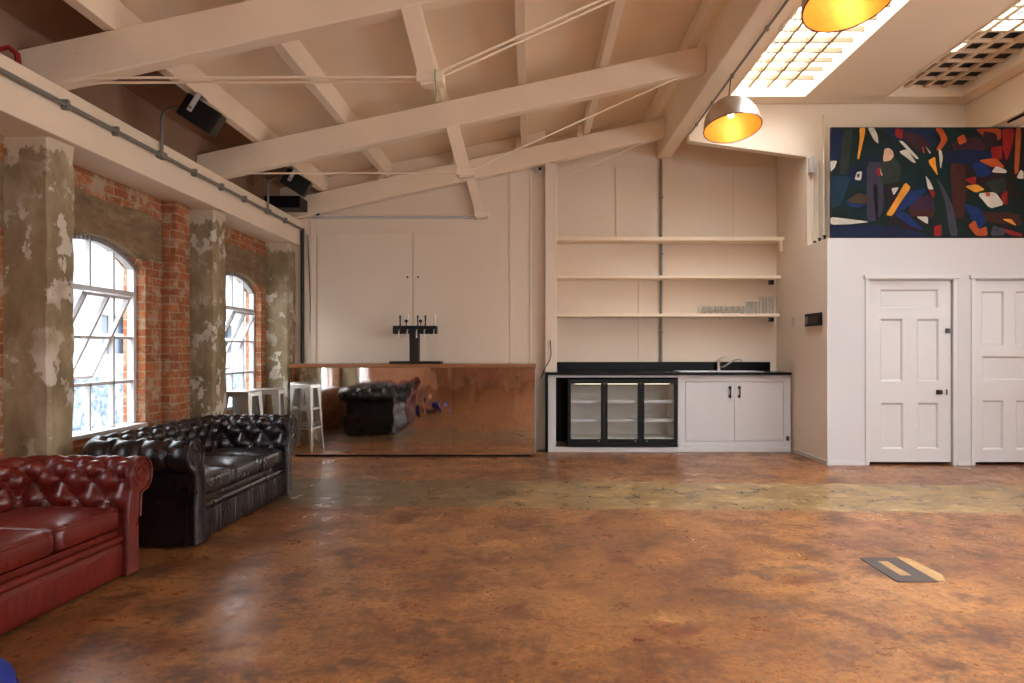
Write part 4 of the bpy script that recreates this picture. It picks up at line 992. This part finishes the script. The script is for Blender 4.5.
# ------------------------------------------------------------------ outside the windows
struct('ground_outside', cube(-30, -3.9, -12, 40, -.7, -.6), M['asphalt'])
t = thing('neighbouring_building', 'pale rendered building seen through the arched windows', 'building', (-11, 12, -.6))
nb_ = wall('x', -11, -.4, -6, 36, -.6, 4.6, [dict(u0=y, u1=y+1.2, z0=z, top=z+1.0) for y in (1.5, 4.7, 7.9, 11.1, 14.3, 17.5, 20.7, 23.9) for z in (1.25,)])
part('facade', nb_, M['plaster_grey'], t)
for y in (1.5, 4.7, 7.9, 11.1, 14.3, 17.5, 20.7, 23.9):
    w = part('window', MB().box(-11.2, -11.15, y, y+1.2, 1.25, 2.25), M['neigh_glass'], t)
    part('frame', MB().box(-11.14, -11.08, y+.57, y+.63, 1.25, 2.25).box(-11.14, -11.08, y, y+1.2, 1.72, 1.78), M['white_wood'], w)
hk = NT('painted_mural'); v = hk.coord((1, 1, 1)); hk.bsdf(hk.ramp(hk.noise(v, 3.2, 5, .7, 1.5), [(.40, lin(26, 38, 54)), (.5, lin(64, 76, 90)), (.58, lin(96, 98, 104))]), .8)
part('painted_base', cube(-10.99, -10.93, -6, 36, -.6, .75), hk.m, t, label='blue and white painted lower wall')

# ------------------------------------------------------------------ light
w = bpy.data.worlds.new('overcast_sky'); SC.world = w; w.use_nodes = True; nt = w.node_tree
bg = nt.nodes['Background']; bg.inputs[0].default_value = (.86, .93, 1.0, 1)
SKY_BASE, SKY_GLOW, SKY_P = 2.7, 11.0, 3.5            # overcast sky with the veiled sun high to the right
tc = nt.nodes.new('ShaderNodeTexCoord'); dt = nt.nodes.new('ShaderNodeVectorMath'); dt.operation = 'DOT_PRODUCT'
nt.links.new(tc.outputs['Generated'], dt.inputs[0]); dt.inputs[1].default_value = Vector((.48, .05, .87)).normalized()
def wm(op, a, b):
    m = nt.nodes.new('ShaderNodeMath'); m.operation = op
    for i, v in enumerate((a, b)):
        if isinstance(v, bpy.types.NodeSocket): nt.links.new(v, m.inputs[i])
        else: m.inputs[i].default_value = v
    return m.outputs[0]
g = wm('ADD', wm('MULTIPLY', wm('POWER', wm('MAXIMUM', dt.outputs['Value'], 0.0), SKY_P), SKY_GLOW), SKY_BASE)
nt.links.new(g, bg.inputs[1])
def portal(loc, sx, sy, rot):
    l = bpy.data.lights.new('daylight_portal', 'AREA'); l.shape = 'RECTANGLE'; l.size = sx; l.size_y = sy; l.cycles.is_portal = True
    o = bpy.data.objects.new('daylight_portal', l); C.objects.link(o); o.location = loc; o.rotation_euler = rot
for yc, hw in WIN: portal((-3.72, yc, 1.47), 1.7, 2*hw+.1, (0, -PI/2, 0))
for o in fops: portal(((o['u0']+o['u1'])/2, YF-.32, 2.35), 1.7, 2.0, (PI/2, 0, 0))
for o in rops: portal((XR+.32, (o['u0']+o['u1'])/2, 2.0), 1.9, 2.3, (0, PI/2, 0))
for x0, x1 in SKY: portal(((x0+x1)/2, (SY0+SY1)/2, CZ+.51), x1-x0, SY1-SY0, (0, 0, 0))

cam = bpy.data.cameras.new('camera'); co = bpy.data.objects.new('camera', cam); C.objects.link(co)
co.location = (0, 0, H); co.rotation_euler = (PI/2, 0, 0)
cam.sensor_width = 36; cam.lens = F/1024*36; cam.shift_x = -19/1024; cam.shift_y = 8.5/1024
cam.clip_start = .05; cam.clip_end = 200
SC.camera = co
vs = SC.view_settings; vs.view_transform = 'Standard'; vs.look = 'None'; vs.gamma = 1; vs.use_curve_mapping = False; vs.exposure = 1.88
SC.cycles.use_denoising = True
SC.cycles.max_bounces = 10; SC.cycles.diffuse_bounces = 6; SC.cycles.glossy_bounces = 4; SC.cycles.transparent_max_bounces = 16
SC.cycles.sample_clamp_indirect = 8.0
